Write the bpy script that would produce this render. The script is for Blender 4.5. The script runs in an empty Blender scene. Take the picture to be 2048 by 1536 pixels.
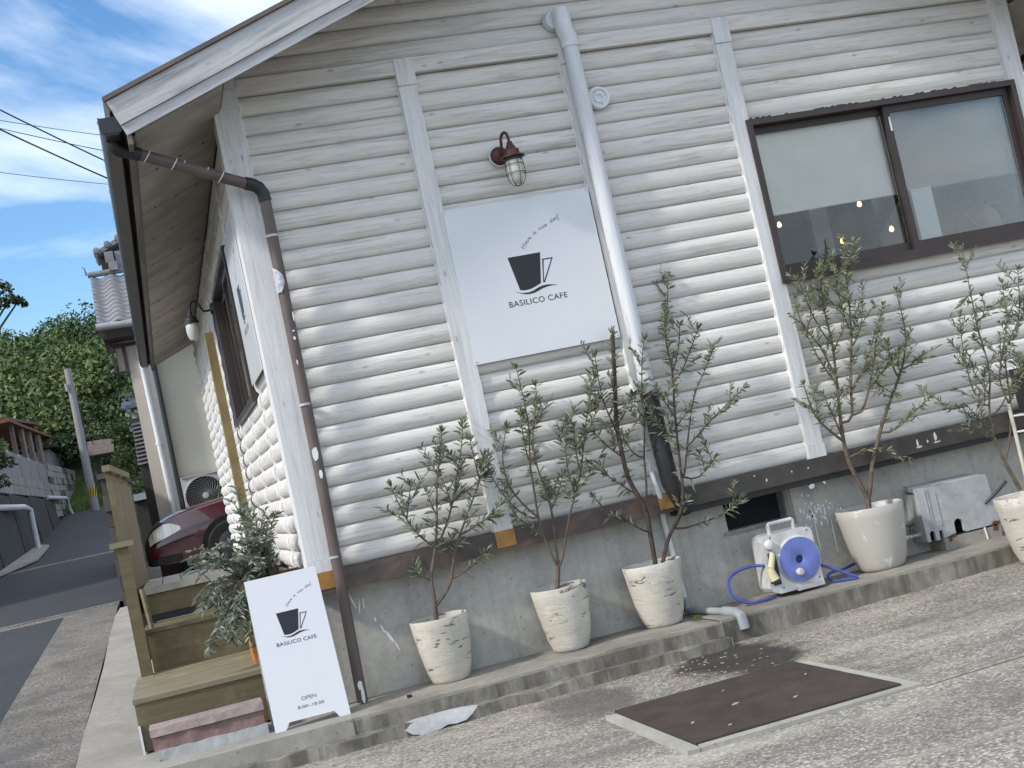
import bpy, bmesh, math, random
from mathutils import Vector, Matrix, noise as mnoise
random.seed(7)
S = bpy.context.scene
COL = S.collection
rad = math.radians

# ---------------------------------------------------------------- camera, sky, sun, exposure
cam_d = bpy.data.cameras.new('camera'); cam = bpy.data.objects.new('camera', cam_d); COL.objects.link(cam)
yaw, pit, rol = 0.270048, 0.054737, -0.214097
d = Vector((math.sin(yaw)*math.cos(pit), math.cos(yaw)*math.cos(pit), math.sin(pit)))
r = d.cross(Vector((0, 0, 1))).normalized(); u = r.cross(d)
r2 = r*math.cos(rol)+u*math.sin(rol); u2 = -r*math.sin(rol)+u*math.cos(rol)
m = Matrix((r2, u2, -d)).transposed().to_4x4(); m.translation = Vector((-0.7117, -7.2414, 1.1027))
cam.matrix_world = m
cam_d.sensor_width = 36.0; cam_d.lens = 46.58; cam_d.clip_start = 0.1; cam_d.clip_end = 3000
S.camera = cam

SUN_TRAVEL = Vector((1.0, 0.34, -0.84)).normalized()
SUN_EL = math.asin(-SUN_TRAVEL.z)
SUN_AZ = math.atan2(-SUN_TRAVEL.x, -SUN_TRAVEL.y)          # clockwise from +Y
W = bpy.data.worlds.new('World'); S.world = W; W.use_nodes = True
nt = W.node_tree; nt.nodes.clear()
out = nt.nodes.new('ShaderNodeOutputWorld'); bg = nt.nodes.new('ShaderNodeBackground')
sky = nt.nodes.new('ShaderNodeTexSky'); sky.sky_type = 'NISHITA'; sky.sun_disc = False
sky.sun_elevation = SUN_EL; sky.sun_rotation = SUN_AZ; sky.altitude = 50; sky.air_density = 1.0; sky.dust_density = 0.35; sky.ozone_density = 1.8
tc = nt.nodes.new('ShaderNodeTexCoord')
mp = nt.nodes.new('ShaderNodeMapping'); mp.inputs['Location'].default_value = (5.33, 4.99, 1.93); mp.inputs['Scale'].default_value = (1.0, 1.0, 2.6); mp.inputs['Rotation'].default_value = (0.15, 0.35, 0.4)  # offset picked so heavier unseen cloud, out of view, whitens the scene light
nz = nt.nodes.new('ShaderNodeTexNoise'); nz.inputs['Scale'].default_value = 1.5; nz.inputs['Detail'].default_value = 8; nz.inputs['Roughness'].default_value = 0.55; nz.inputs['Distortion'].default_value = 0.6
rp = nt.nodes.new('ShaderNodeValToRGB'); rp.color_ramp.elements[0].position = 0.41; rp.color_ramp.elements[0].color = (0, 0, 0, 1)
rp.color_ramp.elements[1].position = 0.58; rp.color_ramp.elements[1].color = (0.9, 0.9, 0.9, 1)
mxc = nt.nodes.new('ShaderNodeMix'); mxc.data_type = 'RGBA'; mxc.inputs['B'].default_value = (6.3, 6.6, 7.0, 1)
L = nt.links.new
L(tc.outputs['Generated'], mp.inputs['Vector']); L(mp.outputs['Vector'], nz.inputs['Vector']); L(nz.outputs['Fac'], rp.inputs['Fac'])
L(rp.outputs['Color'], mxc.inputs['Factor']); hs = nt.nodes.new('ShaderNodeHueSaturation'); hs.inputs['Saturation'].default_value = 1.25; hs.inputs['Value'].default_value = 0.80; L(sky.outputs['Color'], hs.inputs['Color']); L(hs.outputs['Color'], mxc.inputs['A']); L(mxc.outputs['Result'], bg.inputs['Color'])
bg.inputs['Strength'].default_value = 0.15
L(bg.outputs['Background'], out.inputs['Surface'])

sl = bpy.data.lights.new('sun', 'SUN'); so = bpy.data.objects.new('sun', sl); COL.objects.link(so)
sl.energy = 2.0; sl.angle = rad(6.0); sl.color = (1.0, 0.94, 0.86)
so.rotation_euler = SUN_TRAVEL.to_track_quat('-Z', 'Y').to_euler(); so.location = (-20, -14, 20)

S.view_settings.view_transform = 'Standard'
try: S.view_settings.look = 'None'
except Exception: pass
S.view_settings.exposure = 0.74; S.view_settings.gamma = 1.0; S.view_settings.use_curve_mapping = False

# ---------------------------------------------------------------- helpers
WL = {}
def wl(o): return WL.get(o.name, Vector((0, 0, 0)))
def tagp(o, label=None, cat=None, group=None, kind=None):
    if label: o['label'] = label
    if cat: o['category'] = cat
    if group: o['group'] = group
    if kind: o['kind'] = kind
    return o
def thing(name, label, cat, loc, group=None):
    o = bpy.data.objects.new(name, None); COL.objects.link(o); o.empty_display_size = 0.1
    o.location = loc; WL[o.name] = Vector(loc)
    return tagp(o, label, cat, group)

class MB:
    def __init__(s): s.v = []; s.f = []
    def quad(s, a, b, c, e):
        n = len(s.v); s.v += [tuple(a), tuple(b), tuple(c), tuple(e)]; s.f.append((n, n+1, n+2, n+3)); return s
    def tri(s, a, b, c):
        n = len(s.v); s.v += [tuple(a), tuple(b), tuple(c)]; s.f.append((n, n+1, n+2)); return s
    def box(s, x0, x1, y0, y1, z0, z1):
        n = len(s.v)
        s.v += [(x0,y0,z0),(x1,y0,z0),(x1,y1,z0),(x0,y1,z0),(x0,y0,z1),(x1,y0,z1),(x1,y1,z1),(x0,y1,z1)]
        s.f += [tuple(n+i for i in q) for q in ((0,3,2,1),(4,5,6,7),(0,1,5,4),(1,2,6,5),(2,3,7,6),(3,0,4,7))]
        return s
    def prism(s, poly, ext):
        """poly: 3-D points of one face, ext: extrusion vector"""
        n = len(s.v); k = len(poly); e = Vector(ext)
        s.v += [tuple(p) for p in poly]; s.v += [tuple(Vector(p)+e) for p in poly]
        s.f.append(tuple(n+k-1-i for i in range(k))); s.f.append(tuple(n+k+i for i in range(k)))
        for i in range(k):
            j = (i+1) % k; s.f.append((n+i, n+j, n+k+j, n+k+i))
        return s
    def tube(s, pts, r0, r1=None, n=8, cap=True):
        r1 = r0 if r1 is None else r1
        P = [Vector(p) for p in pts]; N = len(P); b0 = len(s.v)
        up = Vector((0, 0, 1)); prev = None
        for i, p in enumerate(P):
            t = (P[min(i+1, N-1)]-P[max(i-1, 0)])
            t = t.normalized() if t.length > 1e-9 else Vector((0, 0, 1))
            if prev is None:
                a = t.cross(up)
                if a.length < .1: a = t.cross(Vector((1, 0, 0)))
            else:
                a = prev - t*prev.dot(t)
                if a.length < 1e-6: a = t.cross(up)
            a.normalize(); prev = a; b = t.cross(a)
            rr = r0+(r1-r0)*i/max(1, N-1)
            for k in range(n):
                th = 2*math.pi*k/n; s.v.append(tuple(p+(a*math.cos(th)+b*math.sin(th))*rr))
        for i in range(N-1):
            for k in range(n):
                j = (k+1) % n; s.f.append((b0+i*n+k, b0+i*n+j, b0+(i+1)*n+j, b0+(i+1)*n+k))
        if cap:
            s.f.append(tuple(b0+n-1-k for k in range(n))); s.f.append(tuple(b0+(N-1)*n+k for k in range(n)))
        return s
    def lathe(s, prof, c, axis='z', n=24, wob=None, close=False):
        """prof: (radius, height) list"""
        b0 = len(s.v); c = Vector(c); K = len(prof)
        for i, (rr, h) in enumerate(prof):
            for k in range(n):
                th = 2*math.pi*k/n
                q = rr*(1+(wob(i, th) if wob else 0))
                x, y = q*math.cos(th), q*math.sin(th)
                v = {'z': (x, y, h), 'y': (x, h, y), 'x': (h, x, y)}[axis]
                s.v.append(tuple(c+Vector(v)))
        for i in range(K-1):
            for k in range(n):
                j = (k+1) % n
                q = (b0+i*n+k, b0+i*n+j, b0+(i+1)*n+j, b0+(i+1)*n+k)
                s.f.append(q if axis != 'y' else q[::-1])
        if close:
            q = tuple(b0+n-1-k for k in range(n)); s.f.append(q); s.f.append(tuple(b0+(K-1)*n+k for k in range(n)))
        return s
    def build(s, name, mat, parent=None, smooth=False, ang=40, loc=None):
        me = bpy.data.meshes.new(name)
        base = wl(parent) if parent is not None else Vector(loc or (0, 0, 0))
        me.from_pydata([(x-base.x, y-base.y, z-base.z) for x, y, z in s.v], [], s.f)
        me.materials.append(mat); me.update()
        if smooth:
            me.polygons.foreach_set('use_smooth', [True]*len(me.polygons)); me.set_sharp_from_angle(angle=rad(ang))
        o = bpy.data.objects.new(name, me); COL.objects.link(o)
        WL[o.name] = base.copy()
        if parent is not None: o.parent = parent
        else: o.location = base
        return o
def put(me, name, parent, loc):
    """another object on shared mesh data; loc in world space"""
    o = bpy.data.objects.new(name, me); COL.objects.link(o); o.parent = parent
    b = wl(parent); o.location = Vector(loc)-b; WL[o.name] = Vector(loc); return o
def struct(name, mb, mat, smooth=False, parent=None):
    o = mb.build(name, mat, parent, smooth); o['kind'] = 'structure'; return o
def lerp(a, b, t): return a+(b-a)*t

# ---------------------------------------------------------------- material kit
class N:
    def __init__(s, name, rough=0.7, metal=0.0, spec=0.5):
        s.m = bpy.data.materials.new(name); s.m.use_nodes = True; s.t = s.m.node_tree
        s.b = s.t.nodes['Principled BSDF']; s.b.inputs['Roughness'].default_value = rough; s.b.inputs['Metallic'].default_value = metal
        s.b.inputs['Specular IOR Level'].default_value = spec
        s.tc = s.t.nodes.new('ShaderNodeTexCoord')
    def link(s, a, b): s.t.links.new(a, b)
    def obj(s, scale=(1, 1, 1), rnd=True, rot=(0, 0, 0)):
        src = s.tc.outputs['Object']
        if rnd:
            oi = s.t.nodes.new('ShaderNodeObjectInfo')
            k = s.t.nodes.new('ShaderNodeVectorMath'); k.operation = 'MULTIPLY_ADD'
            cmb = s.t.nodes.new('ShaderNodeCombineXYZ')
            for i in range(3): s.link(oi.outputs['Random'], cmb.inputs[i])
            s.link(cmb.outputs[0], k.inputs[0]); k.inputs[1].default_value = (37.0, 53.0, 71.0); s.link(src, k.inputs[2]); src = k.outputs[0]
        mp = s.t.nodes.new('ShaderNodeMapping'); mp.inputs['Scale'].default_value = scale; mp.inputs['Rotation'].default_value = rot
        s.link(src, mp.inputs['Vector']); return mp.outputs['Vector']
    def noise(s, vec, scale=5, detail=5, rough=0.55, dist=0.0):
        n = s.t.nodes.new('ShaderNodeTexNoise'); s.link(vec, n.inputs['Vector'])
        n.inputs['Scale'].default_value = scale; n.inputs['Detail'].default_value = detail; n.inputs['Roughness'].default_value = rough; n.inputs['Distortion'].default_value = dist
        return n.outputs['Fac']
    def voro(s, vec, scale=5, feat='F1', out='Distance', rnd=1.0):
        n = s.t.nodes.new('ShaderNodeTexVoronoi'); n.feature = feat; s.link(vec, n.inputs['Vector']); n.inputs['Scale'].default_value = scale
        n.inputs['Randomness'].default_value = rnd
        return n.outputs[out]
    def ramp(s, fac, *stops):
        n = s.t.nodes.new('ShaderNodeValToRGB'); cr = n.color_ramp
        while len(cr.elements) < len(stops): cr.elements.new(0.5)
        for e, (p, c) in zip(cr.elements, stops):
            e.position = p; e.color = ((c, c, c, 1) if not isinstance(c, (tuple, list)) else (*c[:3], 1))
        s.link(fac, n.inputs['Fac']); return n.outputs['Color']
    def mix(s, fac, a, b, mode='MIX'):
        n = s.t.nodes.new('ShaderNodeMix'); n.data_type = 'RGBA'; n.blend_type = mode
        for v, i in ((fac, n.inputs['Factor']), (a, n.inputs['A']), (b, n.inputs['B'])):
            if isinstance(v, (int, float)): i.default_value = v
            elif isinstance(v, (tuple, list)): i.default_value = (*v[:3], 1)
            else: s.link(v, i)
        return n.outputs['Result']
    def math(s, op, a, b=None):
        n = s.t.nodes.new('ShaderNodeMath'); n.operation = op
        for v, i in ((a, n.inputs[0]), (b, n.inputs[1])):
            if v is None: continue
            if isinstance(v, (int, float)): i.default_value = v
            else: s.link(v, i)
        return n.outputs[0]
    def sep(s, vec):
        n = s.t.nodes.new('ShaderNodeSeparateXYZ'); s.link(vec, n.inputs[0]); return n.outputs
    def island(s): return s.t.nodes.new('ShaderNodeNewGeometry').outputs['Random Per Island']
    def col(s, c):
        if isinstance(c, (tuple, list)): s.b.inputs['Base Color'].default_value = (*c[:3], 1)
        else: s.link(c, s.b.inputs['Base Color'])
        return s
    def rough(s, c): s.link(c, s.b.inputs['Roughness']); return s
    def bump(s, h, strength=0.3, dist=0.01):
        n = s.t.nodes.new('ShaderNodeBump'); n.inputs['Strength'].default_value = strength; n.inputs['Distance'].default_value = dist
        s.link(h, n.inputs['Height']); s.link(n.outputs['Normal'], s.b.inputs['Normal']); return s

def lerpc(a, b, t): return tuple(x+(y-x)*t for x, y in zip(a, b))
def scl(c, k): return tuple(min(1, x*k) for x in c)
def simple(name, c, rough=0.6, metal=0.0, var=0.15, scale=6, bump=0.0, spec=0.5):
    k = N(name, rough, metal, spec); v = k.obj()
    f = k.noise(v, scale, 5, 0.6)
    k.col(k.ramp(f, (0.3, scl(c, 1-var)), (0.7, scl(c, 1+var))))
    if bump: k.bump(k.noise(v, scale*6, 4), bump, 0.004)
    return k.m

def whitewash(name, axis, base=(0.70, 0.68, 0.645), streak=(0.43, 0.415, 0.38), amt=1.0):
    k = N(name, 0.72, 0, 0.3)
    sc = {'x': (1, 16, 16), 'y': (16, 1, 16), 'z': (16, 16, 1)}[axis]
    v = k.obj(sc); vf = k.obj(tuple(x*3.6 if x > 1 else 1.3 for x in sc))
    g = k.noise(v, 1.7, 6, 0.62, 1.2)
    fine = k.noise(vf, 4.5, 4, 0.7, 0.6)
    big = k.noise(k.obj((1, 1, 1)), 2.2, 3, 0.5)
    c = k.ramp(g, (0.30, streak), (0.43, lerpc(streak, base, 0.65)), (0.56, base), (0.8, scl(base, 1.07)))
    c = k.mix(k.math('MULTIPLY', k.ramp(fine, (0.36, 1.0), (0.45, 0.0)), 0.55*amt), c, scl(streak, 0.66))
    c = k.mix(k.ramp(big, (0.35, 0.0), (0.65, 0.35)), c, scl(base, 0.86))
    kv = k.obj({'x': (1.0, 2.6, 2.6), 'y': (2.6, 1.0, 2.6), 'z': (2.6, 2.6, 1.0)}[axis])
    knot = k.voro(kv, 4.2)
    c = k.mix(k.ramp(knot, (0.02, 0.75), (0.11, 0.0)), c, (0.25, 0.215, 0.18))
    k.col(c); k.bump(k.mix(0.5, g, fine), 0.35, 0.004)
    return k.m

def concrete(name, base, var=0.22, stain=0.35, pits=True, vertical=False, scale=1.0):
    k = N(name, 0.88, 0, 0.25)
    v = k.obj((1, 1, 1), False)
    a = k.noise(v, 2.2*scale, 6, 0.62); b = k.noise(v, 26*scale, 5, 0.65)
    c = k.ramp(a, (0.28, scl(base, 1-var)), (0.5, base), (0.74, scl(base, 1+var)))
    c = k.mix(0.35, c, k.ramp(b, (0.35, scl(base, 0.72)), (0.65, scl(base, 1.22))))
    if vertical:
        w = k.noise(k.obj((7, 7, 0.55), False), 1.0, 5, 0.6)
        c = k.mix(k.ramp(w, (0.50, 0.0), (0.72, stain)), c, scl(base, 0.55))
    else:
        w = k.noise(v, 1.1, 6, 0.7, 0.8)
        c = k.mix(k.ramp(w, (0.48, 0.0), (0.66, stain)), c, scl(base, 0.5))
    if pits:
        p = k.voro(v, 17*scale)
        c = k.mix(k.ramp(p, (0.05, 0.7), (0.12, 0.0)), c, scl(base, 0.35))
    k.col(c); k.bump(b, 0.35, 0.006)
    return k.m

def leafmat(name, a, b, c, rough=0.5):
    k = N(name, rough, 0, 0.4); i = k.island()
    k.col(k.ramp(i, (0.0, a), (0.5, b), (1.0, c)))
    tr = k.t.nodes.new('ShaderNodeBsdfTranslucent'); ms = k.t.nodes.new('ShaderNodeMixShader'); ms.inputs[0].default_value = 0.18
    k.link(k.ramp(i, (0.0, scl(a, 1.5)), (1.0, scl(c, 1.4))), tr.inputs['Color'])
    o = k.t.nodes['Material Output']; k.link(k.b.outputs[0], ms.inputs[1]); k.link(tr.outputs[0], ms.inputs[2]); k.link(ms.outputs[0], o.inputs['Surface'])
    return k.m

def glassmat(name, tint=(0.97, 0.98, 0.98), refl=1.0):
    k = N(name); o = k.t.nodes['Material Output']
    tr = k.t.nodes.new('ShaderNodeBsdfTransparent'); tr.inputs[0].default_value = (*tint, 1)
    gl = k.t.nodes.new('ShaderNodeBsdfGlossy'); gl.inputs['Roughness'].default_value = 0.01
    fr = k.t.nodes.new('ShaderNodeFresnel'); fr.inputs['IOR'].default_value = 1.52
    ms = k.t.nodes.new('ShaderNodeMixShader')
    k.link(k.math('MULTIPLY', fr.outputs[0], refl), ms.inputs[0]); k.link(tr.outputs[0], ms.inputs[1]); k.link(gl.outputs[0], ms.inputs[2]); k.link(ms.outputs[0], o.inputs['Surface'])
    return k.m
def emit(name, c, s):
    k = N(name); k.b.inputs['Emission Color'].default_value = (*c, 1); k.b.inputs['Emission Strength'].default_value = s; k.col(c); return k.m

MW = {a: whitewash('whitewash_'+a, a) for a in 'xyz'}
MVERGE = whitewash('weathered_verge', 'x', (0.50, 0.51, 0.52), (0.27, 0.27, 0.27), 1.2)
MBOARD = whitewash('painted_board', 'z', (0.70, 0.70, 0.70), (0.50, 0.50, 0.49), 0.8)
MSOFFIT = simple('soffit_board', (0.285, 0.26, 0.225), 0.85, var=0.28, scale=3)
MPLINTH = concrete('plinth_concrete', (0.40, 0.39, 0.355), vertical=True, stain=0.6)
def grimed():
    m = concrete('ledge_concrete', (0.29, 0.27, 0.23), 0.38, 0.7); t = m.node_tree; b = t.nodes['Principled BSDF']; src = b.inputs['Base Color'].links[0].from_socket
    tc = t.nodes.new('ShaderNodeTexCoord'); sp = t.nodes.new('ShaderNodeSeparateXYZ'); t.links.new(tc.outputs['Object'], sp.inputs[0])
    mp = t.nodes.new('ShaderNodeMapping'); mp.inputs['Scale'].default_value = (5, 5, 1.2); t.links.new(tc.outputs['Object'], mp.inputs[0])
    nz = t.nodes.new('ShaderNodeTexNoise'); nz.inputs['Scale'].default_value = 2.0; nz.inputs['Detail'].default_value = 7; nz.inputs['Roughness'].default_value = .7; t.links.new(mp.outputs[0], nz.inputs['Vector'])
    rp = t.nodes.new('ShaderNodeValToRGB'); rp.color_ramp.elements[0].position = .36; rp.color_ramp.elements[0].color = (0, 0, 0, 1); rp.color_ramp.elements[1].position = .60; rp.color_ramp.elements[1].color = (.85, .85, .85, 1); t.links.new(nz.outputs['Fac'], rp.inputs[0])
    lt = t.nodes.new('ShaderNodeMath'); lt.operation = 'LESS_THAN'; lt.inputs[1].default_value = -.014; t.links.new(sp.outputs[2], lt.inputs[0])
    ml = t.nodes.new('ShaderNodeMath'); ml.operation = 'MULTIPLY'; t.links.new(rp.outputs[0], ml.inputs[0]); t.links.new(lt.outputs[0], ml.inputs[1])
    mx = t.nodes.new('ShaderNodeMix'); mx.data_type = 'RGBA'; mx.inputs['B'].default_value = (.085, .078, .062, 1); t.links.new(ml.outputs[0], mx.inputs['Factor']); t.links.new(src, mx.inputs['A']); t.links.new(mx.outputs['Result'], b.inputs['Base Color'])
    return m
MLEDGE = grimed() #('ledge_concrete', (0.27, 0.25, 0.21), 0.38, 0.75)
MSTRIP = concrete('apron_concrete', (0.31, 0.295, 0.26), 0.25, 0.45)
MFRAMEC = concrete('mortar_frame', (0.36, 0.35, 0.30), 0.2, 0.45)
MBLOCK = concrete('grey_block', (0.09, 0.085, 0.078), 0.35, 0.6)
MBLOCKL = concrete('pale_block', (0.25, 0.25, 0.24), 0.3, 0.5)
MDARKWALL = concrete('dark_retaining', (0.045, 0.047, 0.05), 0.4, 0.5)
MORT = concrete('white_mortar', (0.40, 0.41, 0.41), 0.3, 0.45)
MBOXC = concrete('precast_box', (0.40, 0.41, 0.41), 0.2, 0.25)
MBROWN = simple('brown_pipe_paint', (0.105, 0.078, 0.072), 0.5, var=0.2)
MBLACKP = simple('black_plastic', (0.018, 0.02, 0.022), 0.45, var=0.3)
MGREYP = simple('grey_pvc', (0.27, 0.29, 0.30), 0.5)
MWHITEP = simple('white_pvc', (0.66, 0.68, 0.70), 0.45, var=0.08)
MCLAMP = simple('galvanised_clamp', (0.42, 0.44, 0.43), 0.5, 0.3)
MSIGN = simple('white_sign_panel', (0.66, 0.675, 0.70), 0.22, var=0.015, scale=2)
MINK = simple('black_print', (0.012, 0.014, 0.019), 0.4, var=0.1)
MINKG = simple('grey_print', (0.10, 0.105, 0.115), 0.5, var=0.1)
MFRAME = simple('brown_aluminium', (0.045, 0.033, 0.030), 0.42, 0.1, var=0.2)
MGLASS = glassmat('window_glass')
MBLIND = simple('roller_blind', (0.88, 0.86, 0.76), 0.9, var=0.04)
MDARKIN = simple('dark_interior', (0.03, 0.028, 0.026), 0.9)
def olivewood(name, base, rough=.62, wear=.35):
    k = N(name, rough, 0, .35); g = k.noise(k.obj((1.2, 14, 14)), 1.6, 6, .65, .8); f = k.noise(k.obj((2, 50, 50)), 1.5, 4, .7)
    c = k.ramp(g, (.3, scl(base, .78)), (.7, scl(base, 1.18))); c = k.mix(k.ramp(f, (.34, .55), (.44, 0.0)), c, scl(base, .5))
    c = k.mix(k.math('MULTIPLY', k.ramp(k.noise(k.obj((1, 1, 1)), 3.2, 6, .7), (.54, 0.0), (.68, 1.0)), wear), c, scl(lerpc(base, (.30, .28, .22), .5), 1.35))
    c = k.mix(k.ramp(k.noise(k.obj((1, 1, 1)), 2.1, 5, .65), (.55, 0.0), (.75, .5)), c, scl(base, .45))
    k.col(c); k.bump(k.mix(.5, g, f), .3, .004); return k.m
MOLIVE = olivewood('olive_paint', (0.135, 0.110, 0.060))
MOLIVEL = olivewood('worn_olive_paint', (0.215, 0.185, 0.118), .66, .6)
MDECK = simple('grey_deck_board', (0.46, 0.455, 0.44), 0.7, var=0.12)
MORANGE = simple('orange_primer', (0.36, 0.185, 0.05), 0.7, var=0.25, scale=14)
MTERRA = simple('terracotta_paint', (0.50, 0.20, 0.055), 0.6, var=0.15)
MRUST = simple('rust', (0.14, 0.055, 0.03), 0.85, var=0.45, scale=20)
MBARK = simple('olive_bark', (0.115, 0.088, 0.066), 0.9, var=0.35, scale=25, bump=0.3)
MBARKD = simple('dark_bark', (0.06, 0.042, 0.034), 0.9, var=0.35, scale=25, bump=0.3)
MLEAF = leafmat('olive_leaf', (0.085, 0.108, 0.062), (0.17, 0.20, 0.125), (0.33, 0.35, 0.26))
MLEAFG = leafmat('olive_leaf_young', (0.095, 0.125, 0.055), (0.18, 0.215, 0.11), (0.33, 0.35, 0.24))
MLEAFS = leafmat('silver_shrub_leaf', (0.09, 0.115, 0.075), (0.18, 0.215, 0.16), (0.32, 0.35, 0.28))
def forestmat():
    k = N('forest_leaf', 0.7, 0, 0.3); i = k.island(); v = k.obj((1, 1, 1), False)
    a = k.ramp(i, (0.0, (0.022, 0.046, 0.022)), (0.5, (0.046, 0.085, 0.034)), (1.0, (0.08, 0.13, 0.05)))
    b = k.ramp(i, (0.0, (0.055, 0.085, 0.024)), (0.5, (0.105, 0.155, 0.042)), (1.0, (0.17, 0.21, 0.065)))
    k.col(k.mix(k.ramp(k.noise(v, 0.16, 2, 0.5), (0.42, 0.0), (0.60, 1.0)), a, b)); return k.m
MFOREST = forestmat()
MTREE = leafmat('broad_leaf', (0.022, 0.045, 0.014), (0.042, 0.075, 0.022), (0.08, 0.115, 0.035), 0.55)
MGRASS = leafmat('bank_grass', (0.07, 0.12, 0.03), (0.10, 0.16, 0.04), (0.15, 0.20, 0.06), 0.8)

k = N('flashing_left', 0.6, 0.1); v = k.obj((1, 1, 1), False)
f = k.noise(k.obj((1.2, 3, 3), False), 1.6, 6, 0.65, 0.5)
k.col(k.mix(k.ramp(k.noise(v, 30, 4), (0.4, 0.0), (0.7, 0.5)), k.ramp(f, (0.35, (0.062, 0.054, 0.058)), (0.5, (0.085, 0.064, 0.058)), (0.60, (0.16, 0.098, 0.07)), (0.72, (0.22, 0.14, 0.095))), (0.07, 0.055, 0.05)))
MFLASH = k.m
MFLASHD = simple('flashing_dark', (0.062, 0.052, 0.044), 0.6, var=0.3, scale=9)

# exposed-aggregate yard: pale and dark chips in a grey-brown matrix, tracked dirt, one wet patch, one saw joint
k = N('exposed_aggregate', 0.9, 0, 0.25); v = k.obj((1, 1, 1), False)
vo = k.voro(v, 88, 'F1', 'Color'); vd = k.voro(v, 88); sx = k.sep(vo)
chip = k.ramp(sx[0], (0.0, (0.05, 0.046, 0.04)), (0.38, (0.21, 0.19, 0.16)), (0.72, (0.38, 0.35, 0.30)), (0.94, (0.68, 0.65, 0.58)))
c = k.mix(k.ramp(vd, (0.45, 0.0), (0.70, 0.7)), chip, (0.15, 0.136, 0.115))
c = k.mix(0.42, c, k.ramp(k.noise(v, 62, 4, 0.8), (0.38, (0.10, 0.092, 0.078)), (0.62, (0.46, 0.425, 0.365))))
patch = k.noise(v, 1.3, 6, 0.68, 0.6)
c = k.mix(k.ramp(patch, (0.45, 0.0), (0.62, 0.62)), c, (0.115, 0.106, 0.092))
c = k.mix(k.ramp(k.noise(k.obj((0.9, 3.2, 1), False), 1.5, 5, 0.6), (0.50, 0.0), (0.70, 0.42)), c, (0.50, 0.46, 0.38))
p = k.sep(k.tc.outputs['Object'])
def blob(cx, cy, rx, ry, soft=0.35, amp=0.55):
    a = k.math('MULTIPLY', k.math('SUBTRACT', p[0], cx), 1/rx); b = k.math('MULTIPLY', k.math('SUBTRACT', p[1], cy), 1/ry)
    dd = k.math('SQRT', k.math('ADD', k.math('MULTIPLY', a, a), k.math('MULTIPLY', b, b)))
    dd = k.math('ADD', dd, k.math('MULTIPLY', k.math('SUBTRACT', k.noise(v, 5.5, 4), 0.5), amp*2))
    return k.ramp(dd, (1-soft, 1.0), (1.0, 0.0))
wet = blob(1.90, -0.90, 0.36, 0.62)
c = k.mix(k.math('MULTIPLY', wet, 0.88), c, (0.030, 0.026, 0.023))
c = k.mix(k.math('MULTIPLY', blob(1.05, -0.98, 0.30, 0.50), 0.7), c, (0.09, 0.085, 0.078))
jl = k.math('ABSOLUTE', k.math('ADD', k.math('SUBTRACT', p[1], -2.44), k.math('MULTIPLY', k.math('SUBTRACT', k.noise(v, 9, 2), 0.5), 0.012)))
c = k.mix(k.math('MULTIPLY', k.ramp(jl, (0.003, 0.85), (0.012, 0.0)), k.math('GREATER_THAN', p[0], 2.02)), c, (0.03, 0.028, 0.026))
k.col(c); k.bump(k.mix(0.5, vd, k.noise(v, 44, 4, 0.7)), 0.5, 0.006)
MYARD = k.m

k = N('asphalt', 0.86, 0, 0.3); v = k.obj((1, 1, 1), False)
c = k.ramp(k.noise(v, 120, 4, 0.7), (0.35, (0.024, 0.026, 0.030)), (0.65, (0.052, 0.055, 0.062)))
c = k.mix(k.ramp(k.noise(v, 0.9, 5, 0.6), (0.40, 0.0), (0.65, 0.4)), c, (0.058, 0.060, 0.066))
k.col(c); k.bump(k.noise(v, 120, 4, 0.7), 0.3, 0.006); MROAD = k.m
k = N('worn_concrete_gutter', 0.88, 0, 0.25); v = k.obj((1, 1, 1), False)
c = k.ramp(k.noise(v, 55, 5, 0.75), (0.40, (0.050, 0.048, 0.045)), (0.60, (0.33, 0.31, 0.27)))
c = k.mix(k.ramp(k.noise(v, 2.4, 6, 0.65, 0.5), (0.40, 0.0), (0.62, 0.75)), c, (0.095, 0.09, 0.088)); k.col(c)
k.bump(k.noise(v, 55, 5, 0.75), 0.5, 0.01); MGUT = k.m

k = N('pot_glaze', 0.7, 0, 0.3); v = k.obj((1, 1, 1)); vs = k.obj((6, 6, 26))
cr = k.noise(vs, 1.0, 6, 0.72, 0.8)
c = k.ramp(k.noise(v, 3.5, 4), (0.3, (0.43, 0.40, 0.345)), (0.7, (0.57, 0.535, 0.47)))
c = k.mix(k.ramp(cr, (0.375, 0.95), (0.405, 0.0)), c, (0.10, 0.086, 0.072))
c = k.mix(k.ramp(k.noise(v, 6, 3), (0.55, 0.0), (0.62, 0.35)), c, (0.66, 0.63, 0.57))
k.col(c); k.bump(cr, 0.6, 0.012); MPOT = k.m
k = N('pot_smooth', 0.5, 0, 0.4); v = k.obj((1, 1, 1))
c = k.mix(k.ramp(k.noise(v, 5, 5, 0.6, 0.6), (0.54, 0.0), (0.58, 0.8)), (0.41, 0.39, 0.35), (0.62, 0.605, 0.575)); k.col(c); MPOTS = k.m
k = N('rusty_plate', 0.55, 0.2, 0.4); v = k.obj((1, 1, 1), False)
c = k.ramp(k.noise(v, 7, 6, 0.65), (0.3, (0.046, 0.034, 0.030)), (0.7, (0.082, 0.060, 0.052)))
c = k.mix(k.ramp(k.noise(k.obj((8, 26, 1), False), 1.0, 5, 0.7), (0.66, 0.0), (0.72, 0.6)), c, (0.30, 0.25, 0.20)); k.col(c)
k.rough(k.ramp(k.noise(v, 9, 4), (0.3, 0.42), (0.7, 0.75))); MPLATE = k.m
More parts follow.
